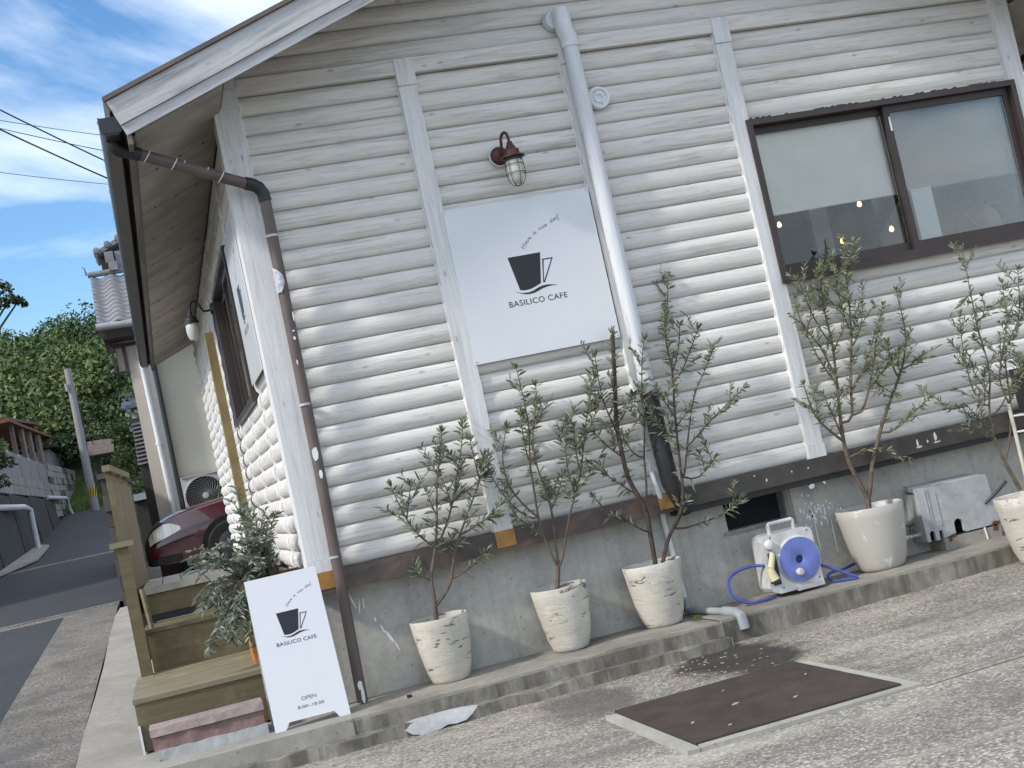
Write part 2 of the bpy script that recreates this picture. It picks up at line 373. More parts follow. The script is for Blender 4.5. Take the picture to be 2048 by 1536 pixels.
# ================================================================ SETTING
def weld(o):
    bm = bmesh.new(); bm.from_mesh(o.data); bmesh.ops.remove_doubles(bm, verts=bm.verts, dist=1e-5); bm.normal_update(); bm.to_mesh(o.data); bm.free()
    o.data.polygons.foreach_set('use_smooth', [True]*len(o.data.polygons)); o.data.set_sharp_from_angle(angle=rad(48))
def road_z(y):
    z = -0.05+0.049*max(y, -3)
    if y > 30: z += 0.026*(y-30)
    return z
def sheet(x0, x1, ys, zf, nx=1):
    b = MB()
    for a, c in zip(ys[:-1], ys[1:]):
        for i in range(nx):
            xa, xb = lerp(x0, x1, i/nx), lerp(x0, x1, (i+1)/nx)
            b.quad((xa, a, zf(a)), (xb, a, zf(a)), (xb, c, zf(c)), (xa, c, zf(c)))
    return b
MSOIL = simple('soil', (0.11, 0.10, 0.075), 0.95, var=0.3)
ys = [-1500, -200, -40, -3, 0, 5, 10, 15, 20, 25, 30, 40, 50, 60, 75, 110, 160, 400, 1500]
struct('ground', sheet(-1500, 1500, ys, lambda y: (road_z(min(y, 60))-0.30)), MSOIL)
b = MB()
xs = [-1.9, -1.3, 0, 1, 2, 3, 4, 6, 9, 20]; yy = [-16, -6, -3, -1.4, -0.4]
def yard_z(x): return -0.14+0.012*max(0, x-1.5)
for xa, xb in zip(xs[:-1], xs[1:]):
    for ya, yb in zip(yy[:-1], yy[1:]):
        b.quad((xa, ya, yard_z(xa)), (xb, ya, yard_z(xb)), (xb, yb, yard_z(xb)), (xa, yb, yard_z(xa)))
struct('parking_yard', b, MYARD)
ry = [-16, -6, -3]+[y*1.0 for y in range(-2, 31, 2)]+[33, 36, 39, 42, 45, 48]
struct('road', sheet(-4.6, -2.06, ry, lambda y: road_z(y)-0.03), MROAD)
struct('gutter_strip', sheet(-2.06, -1.44, [y for y in ry if y <= 9.4]+[9.4], lambda y: road_z(y)-0.018), MGUT)
struct('road_edge', sheet(-2.06, -1.32, [9.95]+[y for y in ry if y > 10], lambda y: road_z(y)-0.03), MROAD)
b = MB()
for y0, y1, dz in ((9.40, 9.58, .012), (9.62, 9.78, .004), (9.80, 9.95, .010)):
    b.prism([(-4.6, y0, road_z(y0)-.08), (-1.44, y0, road_z(y0)-.08), (-1.44, y1, road_z(y1)-.08), (-4.6, y1, road_z(y1)-.08)], (0, 0, .05+dz))
struct('road_drain', b, MGUT)
b = MB()
for y0, y1 in ((21.2, 21.8),):
    b.prism([(-4.6, y0, road_z(y0)-.08), (-1.32, y0, road_z(y0)-.08), (-1.32, y1, road_z(y1)-.08), (-4.6, y1, road_z(y1)-.08)], (0, 0, .056))
struct('road_joint', b, MGUT)
# raised concrete apron beside the steps
b = MB()
def apr_z(y): return 0.0+0.045*max(0, y-0.2)
ay = [-0.48, 0.2, 1.2, 2.5, 4, 6, 8.0, 8.75]
random.seed(3)
lx = {y: -1.41+random.uniform(-.018, .018) for y in ay}
for a, c in zip(ay[:-1], ay[1:]):
    b.quad((lx[a], a, apr_z(a)), (-0.02, a, apr_z(a)), (-0.02, c, apr_z(c)), (lx[c], c, apr_z(c)))
    b.quad((lx[a]-.03, a, -.16), (lx[a], a, apr_z(a)), (lx[c], c, apr_z(c)), (lx[c]-.03, c, -.16+road_z(c)*.9))
b.quad((lx[-0.48]-.03, -.48, -.16), (-.02, -.48, -.16), (-.02, -.48, 0), (lx[-0.48], -.48, 0))
struct('concrete_apron', b, MSTRIP)
# ledge along the plinth with a broken lower course
random.seed(11)
def rough_bar(x0, x1, y0, y1, zf0, ztop, step=0.09, j=0.008):
    b = MB(); n = max(2, int((x1-x0)/step)); X = [lerp(x0, x1, i/n) for i in range(n+1)]
    R = [(random.uniform(-j, j), random.uniform(-j, j)*.7, random.uniform(-j, j)) for _ in X]
    for i in range(n):
        a, c = X[i], X[i+1]; (a1, a2, a3), (c1, c2, c3) = R[i], R[i+1]
        b.quad((a, y0+a1, ztop+a2), (c, y0+c1, ztop+c2), (c, y1, ztop), (a, y1, ztop))
        b.quad((a, y0+a1-.006+a3, zf0(a)), (c, y0+c1-.006+c3, zf0(c)), (c, y0+c1, ztop+c2), (a, y0+a1, ztop+a2))
    b.quad((x1, y0, zf0(x1)), (x1, y1, zf0(x1)), (x1, y1, ztop), (x1, y0, ztop))
    b.quad((x0, y1, zf0(x0)), (x0, y0, zf0(x0)), (x0, y0, ztop), (x0, y1, ztop))
    return b
def wstruct(*a):
    o = struct(*a); weld(o); o.data.set_sharp_from_angle(angle=rad(35)); return o
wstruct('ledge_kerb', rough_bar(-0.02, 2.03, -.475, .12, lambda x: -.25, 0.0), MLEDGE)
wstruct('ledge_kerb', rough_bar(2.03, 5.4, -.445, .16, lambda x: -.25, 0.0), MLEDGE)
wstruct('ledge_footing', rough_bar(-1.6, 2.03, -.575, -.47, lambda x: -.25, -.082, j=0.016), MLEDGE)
# driveway slab under the parked car
struct('driveway', MB().box(-1.30, 9, 8.76, 30, -.2, .37), MSTRIP)

# sloping hill beyond the village
b = MB()
def hill_z(x, y):
    base = road_z(48)+max(0, y-50)*0.215
    base += 2.2*mnoise.noise(Vector((x*.045, y*.04, 0)))+.05*max(-25, min(25, x+7))
    return base if y < 128 else base-(y-128)*.5
hx = [-160, -110, -70, -45, -30, -20, -12, -8, -5, -2, 2, 8, 16, 30, 50, 90, 160]; hy = [49, 54, 60, 68, 78, 90, 104, 118, 128, 145, 180]
for i in range(len(hx)-1):
    for j in range(len(hy)-1):
        q = [(hx[i], hy[j]), (hx[i+1], hy[j]), (hx[i+1], hy[j+1]), (hx[i], hy[j+1])]
        b.quad(*[(x, y, hill_z(x, y) if y > 49 else 1.5) for x, y in q])
struct('hill', b, simple('hill_soil', (0.035, 0.05, 0.022), 0.95, var=0.3, scale=.5))

def clump(b, c, R, n, size, sq=0.8, rnd=random):
    for _ in range(n):
        th = rnd.uniform(0, 2*math.pi); ct = rnd.uniform(-.55, 1); st = math.sqrt(max(0, 1-ct*ct)); rr = R*(rnd.random()**.30)
        p = Vector((c[0]+rr*st*math.cos(th), c[1]+rr*st*math.sin(th), c[2]+rr*ct*sq))
        nrm = Vector((rnd.gauss(0, .7), rnd.gauss(0, .7), rnd.gauss(.6, .6))).normalized()
        a = nrm.cross(Vector((rnd.gauss(0, 1), rnd.gauss(0, 1), rnd.gauss(0, 1)))).normalized(); e = nrm.cross(a)
        s = size*rnd.uniform(.6, 1.3)
        b.quad(p-a*s-e*s*.2, p-e*s*.6, p+a*s+e*s*.15, p+e*s*.6)
rng = random.Random(21)
b = MB()
for i in range(300):
    near = i < 190
    y = rng.uniform(58, 127)
    half = 2.2+(y+7)*.085
    cx = -.115*(y+7)*.9-.2
    x = rng.uniform(cx-half*.75, cx+half*1.5) if near else rng.uniform(-90, 60)
    R = rng.uniform(2.0, 3.6); z = hill_z(x, y)+R*.55
    for q in range(5 if near else 3):
        o = Vector((rng.gauss(0, R*.45), rng.gauss(0, R*.45), rng.uniform(-.3, .75)*R))
        clump(b, (x+o.x, y+o.y, z+o.z), R*rng.uniform(.45, .7), 300 if near else 60, .15 if near else .32, .8, rng)
tagp(b.build('forest', MFOREST), 'dense green woodland covering the hillside behind the village', 'forest', kind='stuff')
b = MB()
for i in range(5200):
    x = rng.uniform(-4.6, 1.5); y = rng.uniform(46.5, 57); z = hill_z(x, max(y, 50))-.05 if y > 50 else lerp(road_z(46.5), hill_z(x, 50), (y-46.5)/3.5)
    h = rng.uniform(.15, .42); dx, dy = rng.gauss(0, .1), rng.gauss(0, .1); w = .05
    b.tri((x-w, y, z), (x+w, y, z), (x+dx, y+dy, z+h))
tagp(b.build('grass', MGRASS), 'bright green grass on the bank where the road bends', 'grass', kind='stuff')
struct('bank', MB().quad((-6, 46.3, road_z(46.3)-.1), (3, 46.3, road_z(46.3)-.1), (3, 50.3, hill_z(0, 50.3)-.05), (-6, 50.3, hill_z(-5, 50.3)-.05)), simple('bank_soil', (0.06, 0.085, 0.03), .95))

# ================================================================ CAFE BUILDING
cafe = thing('cafe_building', 'white log-sided cafe with gabled roof and brown sliding window', 'building', (0, 0, 0))
PITCH, ROOF, FR0 = 0.11, 0.39, 3.36
def log_mb(Ln, axis, seed, x0=0.0):
    rg = random.Random(seed); n = max(3, int(Ln/.3)); K = 7; b = MB(); rows = []
    for i in range(n+1):
        a = Ln*i/n; row = []; jj = rg.uniform(-.0009, .0009)
        for q in range(K+1):
            t = (0, .035, .14, .34, .62, .86, .965, 1)[q]; o = (.025*math.sin(math.pi*t)**.55+jj) if 0 < q < K else -.007
            z = .0012+(PITCH-.0024)*t; row.append((a, -o, z) if axis == 'x' else (-o, a, z))
        rows.append(row)
    flip = axis == 'y'
    for i in range(n):
        for q in range(K):
            f = (rows[i][q], rows[i+1][q], rows[i+1][q+1], rows[i][q+1]); b.quad(*(f[::-1] if flip else f))
    for row in (rows[0], rows[-1]):
        m0 = len(b.v); b.v += row; b.f.append(tuple(range(m0, m0+K+1)))
    return b
def log_set(axis, Ln, mat, nvar, seed):
    out = []
    for i in range(nvar):
        o = log_mb(Ln, axis, seed+i).build('log', mat); weld(o); me = o.data; bpy.data.objects.remove(o); out.append(me)
    return out
rg = random.Random(5)
bays = [(0.098, 1.0), (1.105, 1.985), (2.08, 2.985), (3.088, 4.95)]
for bi, (xa, xb) in enumerate(bays):
    ms = log_set('x', xb-xa, MW['x'], 3, 10*bi)
    for i in range(24):
        z = FR0-PITCH*(i+1)
        if bi == 3 and 5 <= i <= 13: continue
        put(rg.choice(ms), 'log', cafe, (xa, rg.uniform(-.002, .002), z))
# gable logs above the tie board
for kx in range(10):
    z = 3.452+PITCH*kx
    xl = max(0.0, (z+.015-3.225)/ROOF-.604); xr = 5.07-xl
    if xr-xl < .3: break
    o = log_mb(xr-xl, 'x', 90+kx).build('log', MW['x']); weld(o); o.parent = cafe; o.location = (xl, 0, z)
# side wall: one bay per metre
ybays = [(0.12, 0.99), (1.05, 2.08), (2.12, 3.12), (3.18, 4.18), (4.24, 5.24), (5.30, 6.30), (6.36, 7.36), (7.42, 8.62)]
nlog = 0
for bi, (ya, yb) in enumerate(ybays):
    ms = log_set('y', yb-ya, MW['y'], 2, 200+10*bi)
    for i in range(24):
        z = FR0-PITCH*(i+1)
        if bi in (1, 2) and 5 <= i <= 13: continue
        if z+PITCH > 3.31: continue
        put(rg.choice(ms), 'log', cafe, (rg.uniform(-.002, .002), ya, z)); nlog += 1
for a, c in zip(ybays[:-1], ybays[1:]):
    y0, y1 = a[1], c[0]
    if y0 == 2.08:
        MB().box(-.018, 0, y0, y1, .72, 1.79).build('batten', MW['z'], cafe); continue
    MB().box(-.018, 0, y0, y1, .72, 3.25).build('batten', MW['z'], cafe)
# wall core with openings
b = MB()
b.box(.012, 3.06, .008, .13, .62, 3.44).box(4.985, 5.06, .008, .13, .62, 3.44).box(3.06, 4.985, .008, .13, .62, 1.785).box(3.06, 4.985, .008, .13, 2.80, 3.44)
b.prism([(0.05, .008, 3.44), (5.02, .008, 3.44), (2.535, .008, 4.43)], (0, .12, 0))
b.box(.008, .13, .131, 1.2, .62, 3.27).box(.008, .13, 3.12, 8.64, .62, 3.27).box(.008, .13, 1.2, 3.12, .62, 1.79).box(.008, .13, 1.2, 3.12, 2.81, 3.27)
b.box(4.94, 5.06, .131, .30, .62, 3.27).box(4.94, 5.06, .30, 1.15, .62, 2.42).box(4.94, 5.06, .30, 1.15, 3.08, 3.27).box(4.94, 5.06, 1.15, 8.64, .62, 3.27).box(.131, 4.939, 8.52, 8.64, .62, 3.27).box(0, 5.07, 8.645, 8.66, .2, 3.28)  # unseen opening in the right wall, added to let skylight onto the inner panels
b.build('wall', whitewash('wall_backing', 'x'), cafe)
MB().box(.131, 4.939, .131, 8.519, .62, .70).build('floor', simple('wood_floor', (0.10, 0.07, 0.045), .5), cafe)
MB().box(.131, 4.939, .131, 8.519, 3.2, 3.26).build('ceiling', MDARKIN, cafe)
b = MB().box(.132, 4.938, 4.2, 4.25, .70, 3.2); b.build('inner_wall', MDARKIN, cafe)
MREFLW = simple('white_reflection', (0.74, 0.77, 0.79), .8, var=.03); MB().box(4.08, 4.22, 1.26, 1.32, .70, 3.19).build('inner_wall', MREFLW, cafe); MB().box(4.53, 4.938, 1.26, 1.32, .70, 3.19).build('inner_wall', MREFLW, cafe); MB().box(4.221, 4.529, 1.30, 1.34, .70, 3.19).build('inner_wall', simple('grey_reflection', (0.16, 0.17, 0.18), .8), cafe)  # pale and grey panels stand in for sky reflections in the window glass
b = MB().box(4.43, 4.52, 1.14, 1.24, .70, 3.19); b.prism([(4.521, 1.16, 2.10), (4.521, 1.16, 2.18), (4.80, 1.16, 2.46), (4.80, 1.16, 2.38)], (0, .06, 0)); b.build('inner_post', MDARKIN, cafe)
# battens, corner boards, tie board
def board(x0, x1, z0, z1, y0=-.046, mat=MBOARD, name='batten'): return MB().box(x0, x1, y0, .004, z0, z1).build(name, mat, cafe)
rg = random.Random(8)
for x0, x1 in ((1.0, 1.105), (1.985, 2.08), (2.985, 3.088)):
    board(x0, x1, .80, 3.292); board(x0-.003, x1+.003, .722, .799, -.052); board(x0-.003, x1+.003, 3.293, 3.449, -.056)
    if x0 < 2.5: MB().box(x0-.004, x1+.004, -.060, .0, .63, .7215).build('bracket', MORANGE, cafe)
for x0, x1 in ((-.045, .098), (4.95, 5.075)):
    b = MB().box(x0, x1, -.046, .1285, .79, 3.292); b.build('corner_board', MBOARD, cafe)
    MB().box(x0-.003, x1+.003, -.052, .121, .722, .789).build('corner_board', MBOARD, cafe)
    MB().box(x0-.001, x1+.001, -.049, .120, 3.402, 3.56).build('corner_board', MBOARD, cafe); MB().box(x0-.003, x1+.003, -.052, .121, 3.293, 3.40).build('corner_board', MBOARD, cafe)
MB().box(-.03, .095, -.056, .0, .63, .7215).build('bracket', MORANGE, cafe)
for x0, x1 in ((.101, .997), (1.108, 1.982), (2.083, 2.982), (3.091, 4.947)):
    MB().box(x0, x1, -.050, .004, 3.362, 3.45).build('tie_board', MW['x'], cafe)
# caulk beads where logs meet the boards
MCAULK = simple('white_caulk', (0.74, 0.74, 0.74), .7, var=.04)
for x in (.1, .999, 1.106, 1.984, 2.081, 2.984, 3.089, 4.949):
    pts = []
    for i in range(24*4+1):
        z = .72+i*PITCH/4; t = (i % 4)/4
        if x in (3.089, 4.949) and z > 1.76: break
        pts.append((x, -.026*math.sin(math.pi*t)**.6-.004 if t else -.006, z))
    MB().tube(pts, .0055, n=5).build('caulk_bead', MCAULK, cafe, True)
for ya, yb in ybays:
    for y in (ya, yb):
        pts = []
        for i in range(22*4+1):
            z = .72+i*PITCH/4; t = (i % 4)/4
            if y in (2.08, 2.12) and z > 1.79: break
            pts.append((-.026*math.sin(math.pi*t)**.6-.004 if t else -.006, y, z))
        MB().tube(pts, .008, n=5).build('caulk_bead', MCAULK, cafe, True)
# base flashing and plinth
MB().box(-.04, 2.06, -.052, .10, .607, .7195).build('base_flashing', MFLASH, cafe)
MB().box(2.062, 5.09, -.056, .10, .613, .7195).build('base_flashing', MFLASHD, cafe)
MB().box(2.09, 5.05, -.02, .10, .575, .612).build('shade_strip', MBLACKP, cafe)  # black strip stands in for the shade below the flashing
MB().box(-.06, -.037, -.03, 8.66, .607, .72).build('base_flashing', MFLASH, cafe)
b = MB().box(-.02, 2.11, .085, .24, -.2, .606); b.box(2.111, 2.43, .10, .24, -.2, .574); b.box(2.431, 2.835, .10, .24, -.2, .405); b.box(2.836, 5.04, .10, .24, -.2, .574)
b.box(-.02, .13, .241, 8.66, -.2, .606)
b.build('foundation', MPLINTH, cafe)
vg = MB().box(2.43, 2.836, .215, .235, .40, .575).build('foundation_vent', simple('vent_dark', (0.006, 0.008, 0.012), .8), cafe)
b = MB()
for i in range(-14, 26):
    for sgn in (1, -1):
        x0 = 2.43+i*.026; pts = []
        xs0, xs1 = (x0, x0+.175) if sgn > 0 else (x0+.175, x0)
        t0, t1 = 0.0, 1.0
        def inside(t): return 2.432 <= lerp(xs0, xs1, t) <= 2.834
        ts = [t/20 for t in range(21) if inside(t/20)]
        if len(ts) < 2: continue
        b.tube([(lerp(xs0, xs1, ts[0]), .125+.002*sgn, lerp(.402, .572, ts[0])), (lerp(xs0, xs1, ts[-1]), .125+.002*sgn, lerp(.402, .572, ts[-1]))], .0014, n=4, cap=False)
b.build('vent_grille', simple('grille_wire', (0.035, 0.04, 0.055), .5, .5), vg)
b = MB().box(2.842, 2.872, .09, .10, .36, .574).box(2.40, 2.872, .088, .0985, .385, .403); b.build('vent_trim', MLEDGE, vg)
# white paint runs and spatter on flashing and plinth
MSPLAT = simple('paint_spatter', (0.70, 0.72, 0.73), .7, var=.06)
def splat(b, x, z, w, h, y, rg, lean=0.0):
    n = 9; poly = []
    for i in range(n):
        th = 2*math.pi*i/n; q = rg.uniform(.7, 1.15)
        zz = z+h*.5*math.sin(th)*q
        poly.append((x+w*.5*math.cos(th)*q+lean*(zz-z), y, zz))
    b.prism(poly, (0, .0025, 0))
rg = random.Random(4); b = MB()
for x, z, w, h in ((3.70, .672, .015, .05), (3.705, .645, .05, .012), (3.83, .685, .018, .06), (3.835, .65, .05, .010), (3.77, .665, .012, .02), (2.67, .66, .010, .022), (2.84, .675, .008, .012), (2.95, .675, .008, .014), (2.60, .70, .01, .01)):
    splat(b, x, z, w, h, -.0588, rg)
for x, z, w, h in ((2.965, .56, .04, .03), (3.05, .565, .02, .02)): splat(b, x, z, w, h, -.023, rg)
for x, z, w, h, ln in ((.17, .52, .012, .12, -.3), (.20, .49, .010, .09, .2), (.225, .50, .008, .07, .1), (.27, .40, .012, .03, 0), (.30, .34, .012, .05, -.3), (.33, .29, .018, .09, -.45), (.36, .23, .010, .06, -.4)):
    splat(b, x, z, w, h, .0822, rg, ln)
for _ in range(60):
    x, z = rg.gauss(3.02, .055), rg.gauss(.40, .045); splat(b, x, z, rg.uniform(.004, .014), rg.uniform(.01, .035), .0972, rg)
for x, z, h in ((2.99, .26, .22), (3.10, .24, .26), (3.075, .33, .09)): splat(b, x, z, .006, h, .0972, rg)
b.build('paint_drip', MSPLAT, cafe)['kind'] = 'stuff'
# roof
RY0_, RY1_ = -.53, 9.20
def rz(x): return 3.285+ROOF*(x+.604) if x <= 2.535 else 3.285+ROOF*(5.674-x)
MROOF = simple('metal_roof', (0.10, 0.075, 0.06), .5, .2)
b = MB()
b.prism([(-.612, RY0_, rz(-.604)-.003), (2.535, RY0_, rz(2.535)), (2.535, RY0_, rz(2.535)-.075), (-.59, RY0_, rz(-.59)-.075)], (0, RY1_-RY0_, 0))
b.prism([(2.536, RY0_, rz(2.535)), (5.682, RY0_, rz(-.604)-.003), (5.66, RY0_, rz(-.59)-.075), (2.536, RY0_, rz(2.535)-.075)], (0, RY1_-RY0_, 0))
roof = b.build('roof', MROOF, cafe)
MVF = simple('brown_flashing', (0.13, 0.10, 0.085), .5, .2, var=.3, scale=3)
def verge(y0, y1):
    for sgn in (0, 1):
        def X(x): return x if sgn == 0 else 5.07-x
        up_ = ROOF*(2.534+.604)
        ang = math.atan(ROOF); L_ = (2.534+.604)/math.cos(ang); px, pz = -.604, 3.285
        def bd(pts, ya, yb, name, mat):
            """board outline (along slope, across slope), laid out level and turned to the roof pitch"""
            b = MB(); b.prism([(s_, ya, n_) for s_, n_ in pts], (0, yb-ya, 0))
            o = b.build(name, mat, roof)
            o.location = Vector((X(px), 0, pz))-wl(roof)
            if sgn == 0: o.rotation_euler = (0, -ang, 0)
            else: o.rotation_euler = (0, ang, 0); o.scale = (-1, 1, 1)
        bd([(.0, -.020), (L_, -.020), (L_+.07, -.155), (.0, -.155)], y0, y1, 'verge_board', MVERGE)
        bd([(.0, -.157), (L_+.07, -.157), (L_+.09, -.212), (.0, -.212)], y0+.014, y1, 'verge_strip', MVERGE)
        bd([(-.008, .004), (L_, .004), (L_, -.018), (-.004, -.018)], y0-.018, y1, 'verge_flashing', MVF)
verge(-.535, -.505)
verge(9.171, 9.20)
def sof(x): return 3.09+ROOF*(x+.5)
NS = 11; dS = 9.66/NS
for sgn in (0, 1):
    def X(x): return x if sgn == 0 else 5.07-x
    for j in range(NS):
        y0, y1 = -.495+j*dS, -.495+(j+1)*dS-.010
        MB().prism([(X(-.488), y0, sof(-.488)), (X(-.012), y0, sof(-.012)), (X(-.012), y0, sof(-.012)+.012), (X(-.488), y0, sof(-.488)+.012)], (0, y1-y0, 0)).build('soffit_panel', MSOFFIT, roof)
    MB().prism([(X(-.50), -.495, sof(-.50)+.016), (X(.0), -.495, sof(.0)+.016), (X(.0), -.495, sof(.0)+.03), (X(-.50), -.495, sof(-.50)+.03)], (0, 9.65, 0)).build('soffit_backing', MBLACKP, roof)
    b = MB(); b.box(min(X(-.53), X(-.505)), max(X(-.53), X(-.505)), -.498, 9.168, 3.045, 3.20); b.build('eave_board', simple('eave_board', (0.14, 0.115, 0.095), .7, var=.4, scale=1.2), roof)
    b = MB(); b.box(min(X(-.503), X(-.489)), max(X(-.503), X(-.489)), -.498, 9.168, 3.06, 3.088); b.build('eave_gap_shade', MBLACKP, roof)  # black strip stands in for the shaded gap between eave board and soffit
# nail heads on the soffit joints
b = MB()
for j in range(1, NS):
    for i in range(3):
        x = -.44+i*.16+.02*((j*7+i*3)%4); y = -.495+j*dS-.004
        b.box(x-.007, x+.007, y-.011, y+.011, sof(x)-.004, sof(x)+.004)
b.build('soffit_nail', MBLACKP, roof)['kind'] = 'stuff'
g = MB(); GZ = .095
prof = [(-.545, 3.10), (-.545, 3.035), (-.565, 3.01), (-.63, 3.01), (-.652, 3.04), (-.655, 3.105), (-.648, 3.105), (-.642, 3.045), (-.625, 3.02), (-.57, 3.02), (-.553, 3.04), (-.553, 3.10)]
g.prism([(x, -.50, z+GZ) for x, z in prof], (0, 9.68, 0)); g.box(-.65, -.55, -.504, -.495, 3.02+GZ, 3.10+GZ)
gut = g.build('gutter', simple('dark_gutter', (0.028, 0.03, 0.031), .4, .1, var=.3), cafe, True)
for j in range(14):
    y = -.42+j*.7; MB().box(-.66, -.54, y, y+.012, 3.10+GZ, 3.112+GZ).build('gutter_bracket', MCLAMP, gut)
# brown downpipe
dp = MB().tube([(-.50, -.32, 3.045), (-.40, -.285, 3.01), (-.15, -.20, 2.918), (.02, -.145, 2.856), (.05, -.135, 2.846)], .031, n=14).build('downpipe', MBROWN, cafe, True)
MB().tube([(-.60, -.355, 3.115), (-.598, -.354, 3.085), (-.58, -.348, 3.068), (-.54, -.335, 3.057), (-.48, -.312, 3.038)], .036, n=14).build('pipe_elbow', MBLACKP, dp, True)
MB().tube([(.035, -.140, 2.851), (.075, -.128, 2.840), (.105, -.120, 2.82), (.122, -.115, 2.787), (.126, -.113, 2.745)], .036, n=14).build('pipe_elbow', MBLACKP, dp, True)
MB().tube([(.126, -.113, 2.77), (.123, -.105, 2.2), (.115, -.10, 1.2), (.100, -.095, .4), (.092, -.09, .01)], .030, n=14).build('pipe_run', MBROWN, dp, True)
for z in (2.55, 1.62, .79):
    x = lerp(.092, .126, z/2.77); MB().lathe([(.0335, -.007), (.0335, .007)], (x, lerp(-.09, -.113, z/2.77), z), n=16).build('pipe_clamp', MCLAMP, dp)
    MB().box(x-.008, x+.04, -.075, -.035, z-.006, z+.006).build('pipe_clamp', MCLAMP, dp)
rg = random.Random(2); b = MB()
for t, y in ((.03, 0), (.30, 0), (.38, .5), (.62, .5), (.78, 0)):
    P0, P1 = Vector((-.46, -.306, 3.031)), Vector((.02, -.145, 2.856)); c = P0.lerp(P1, t); ax = (P1-P0).normalized()
    a = ax.cross(Vector((0, 0, 1))).normalized(); e = a.cross(ax); n_ = 25 if y == 0 else 8
    b.tube([c+ax*(.010*math.sin(2*math.pi*i/24))+(a*math.cos(2*math.pi*i/24+.3)+e*math.sin(2*math.pi*i/24+.3))*.0312 for i in range(n_)], .0035, n=4)
for z, w, h, dx in ((1.35, .03, .09, .0), (1.24, .02, .05, .01), (2.02, .016, .010, .012), (2.10, .008, .06, .026), (1.98, .012, .02, .01), (.10, .03, .05, .0), (.045, .02, .09, .006), (1.85, .008, .03, .0)):
    x = lerp(.092, .126, z/2.77)+dx; splat(b, x, z, w, h, lerp(-.09, -.113, z/2.77)-.0312, rg)
b.build('paint_drip', MSPLAT, dp)['kind'] = 'stuff'
# crumpled white tape round the downpipe
rg = random.Random(6); b = MB(); grid = []
for i in range(9):
    f_ = i/8; row = []; w_ = .35+.65*math.sin(math.pi*(.18+.72*f_))
    for j in range(7):
        th = math.pi*(1.0+w_*.62*j/6); q = .0325+rg.uniform(0, .007); z = 2.385-.15*f_-.035*j/6*(1-f_)+rg.uniform(-.004, .004)
        row.append((.1235+math.cos(th)*q, -.110+math.sin(th)*q, z))
    grid.append(row)
for i in range(8):
    for j in range(6): b.quad(grid[i][j], grid[i][j+1], grid[i+1][j+1], grid[i+1][j])
b.build('tape_wrap', simple('white_tape', (0.45, 0.47, 0.52), .55, var=.12, scale=40), dp, True, 80)
# white pipe on the wall, black foot, thin grey drain pipe
wp = MB().tube([(2.045, -.10, 3.44), (2.046, -.10, 2.4), (2.05, -.10, 1.30)], .046, n=18).build('downpipe', whitewash('painted_pipe', 'z', (0.66, 0.68, 0.71), (0.50, 0.52, 0.55), .6), cafe, True)
MB().tube([(2.03, -.10, 3.60), (2.03, -.10, 3.47), (2.045, -.10, 3.435), (2.045, -.10, 3.37)], .052, n=18).build('pipe_socket', MWHITEP, wp, True)
MB().lathe([(.0, -.075), (.052, -.075), (.060, -.05), (.060, -.03)], (1.992, 0, 3.555), 'y', 18).build('pipe_socket', MWHITEP, wp, True)
MB().tube([(2.05, -.10, 1.31), (2.055, -.10, .95), (2.062, -.095, .78), (2.11, -.08, .66), (2.14, -.05, .60)], .052, n=16).build('pipe_foot', MBLACKP, wp, True)
MB().lathe([(.068, .02), (.068, -.004), (.064, -.012), (.050, -.014), (.047, -.004), (.034, -.004), (.031, -.012), (.021, -.012), (.018, -.003), (0, -.003)], (2.165, -.055, 3.063), 'y', 28).build('vent_cap', MWHITEP, cafe, True)
b = MB()
for th in (20, 110, 200, 290):
    c_, s_ = math.cos(rad(th)), math.sin(rad(th)); b.tube([(2.165+c_*.016, -.064, 3.063+s_*.016), (2.165+c_*.048, -.064, 3.063+s_*.048)], .004, n=5)
b.build('vent_cap', MWHITEP, cafe)
gp = thing('drain_pipe', 'thin grey drain pipe running down plinth and over ledge corner', 'pipe', (2.06, -.05, 0))
MB().tube([(1.975, -.062, .86), (1.995, -.062, .72), (2.03, .06, .56), (2.045, .062, .3), (2.055, .062, .06)], .016, n=10).build('pipe_run', MWHITEP, gp, True)
MB().tube([(2.055, .062, .10), (2.055, .055, .03), (2.06, .03, .022), (2.085, -.06, .022), (2.14, -.36, .02)], .021, n=10).build('pipe_run', MGREYP, gp, True)
MB().tube([(2.13, -.30, .02), (2.145, -.43, .018), (2.15, -.47, 0), (2.152, -.478, -.07)], .029, n=12).build('pipe_elbow', MGREYP, gp, True)
# front window
wn = MB(); x0, x1, z0, z1 = 3.062, 4.982, 1.788, 2.798
def frame_mb(x0, x1, z0, z1, y0, y1, w, wb=None):
    b = MB(); wb = wb or w
    b.box(x0, x1, y0, y1, z1-w, z1); b.box(x0, x1, y0, y1, z0, z0+wb); b.box(x0, x0+w, y0, y1, z0+wb+.0005, z1-w-.0005); b.box(x1-w, x1, y0, y1, z0+wb+.0005, z1-w-.0005); return b
win = frame_mb(x0, x1, z0, z1, -.062, .10, .036, .05).build('window', MFRAME, cafe)
MB().box(x0-.01, x1+.01, -.085, -.063, z0-.012, z0+.022).build('sill', MFRAME, win)
sa = frame_mb(3.100, 4.062, 1.840, 2.760, .020, .045, .042, .058).build('sash', MFRAME, win)
sb = frame_mb(4.020, 4.944, 1.840, 2.760, -.018, .010, .042, .050).build('sash', MFRAME, win)
MB().box(3.143, 4.019, .030, .034, 1.899, 2.717).build('pane', MGLASS, win)
MB().box(4.063, 4.901, -.006, -.002, 1.891, 2.717).build('pane', MGLASS, win)
MB().box(4.046, 4.056, -.024, -.0185, 2.60, 2.69).build('latch_tape', MWHITEP, win)
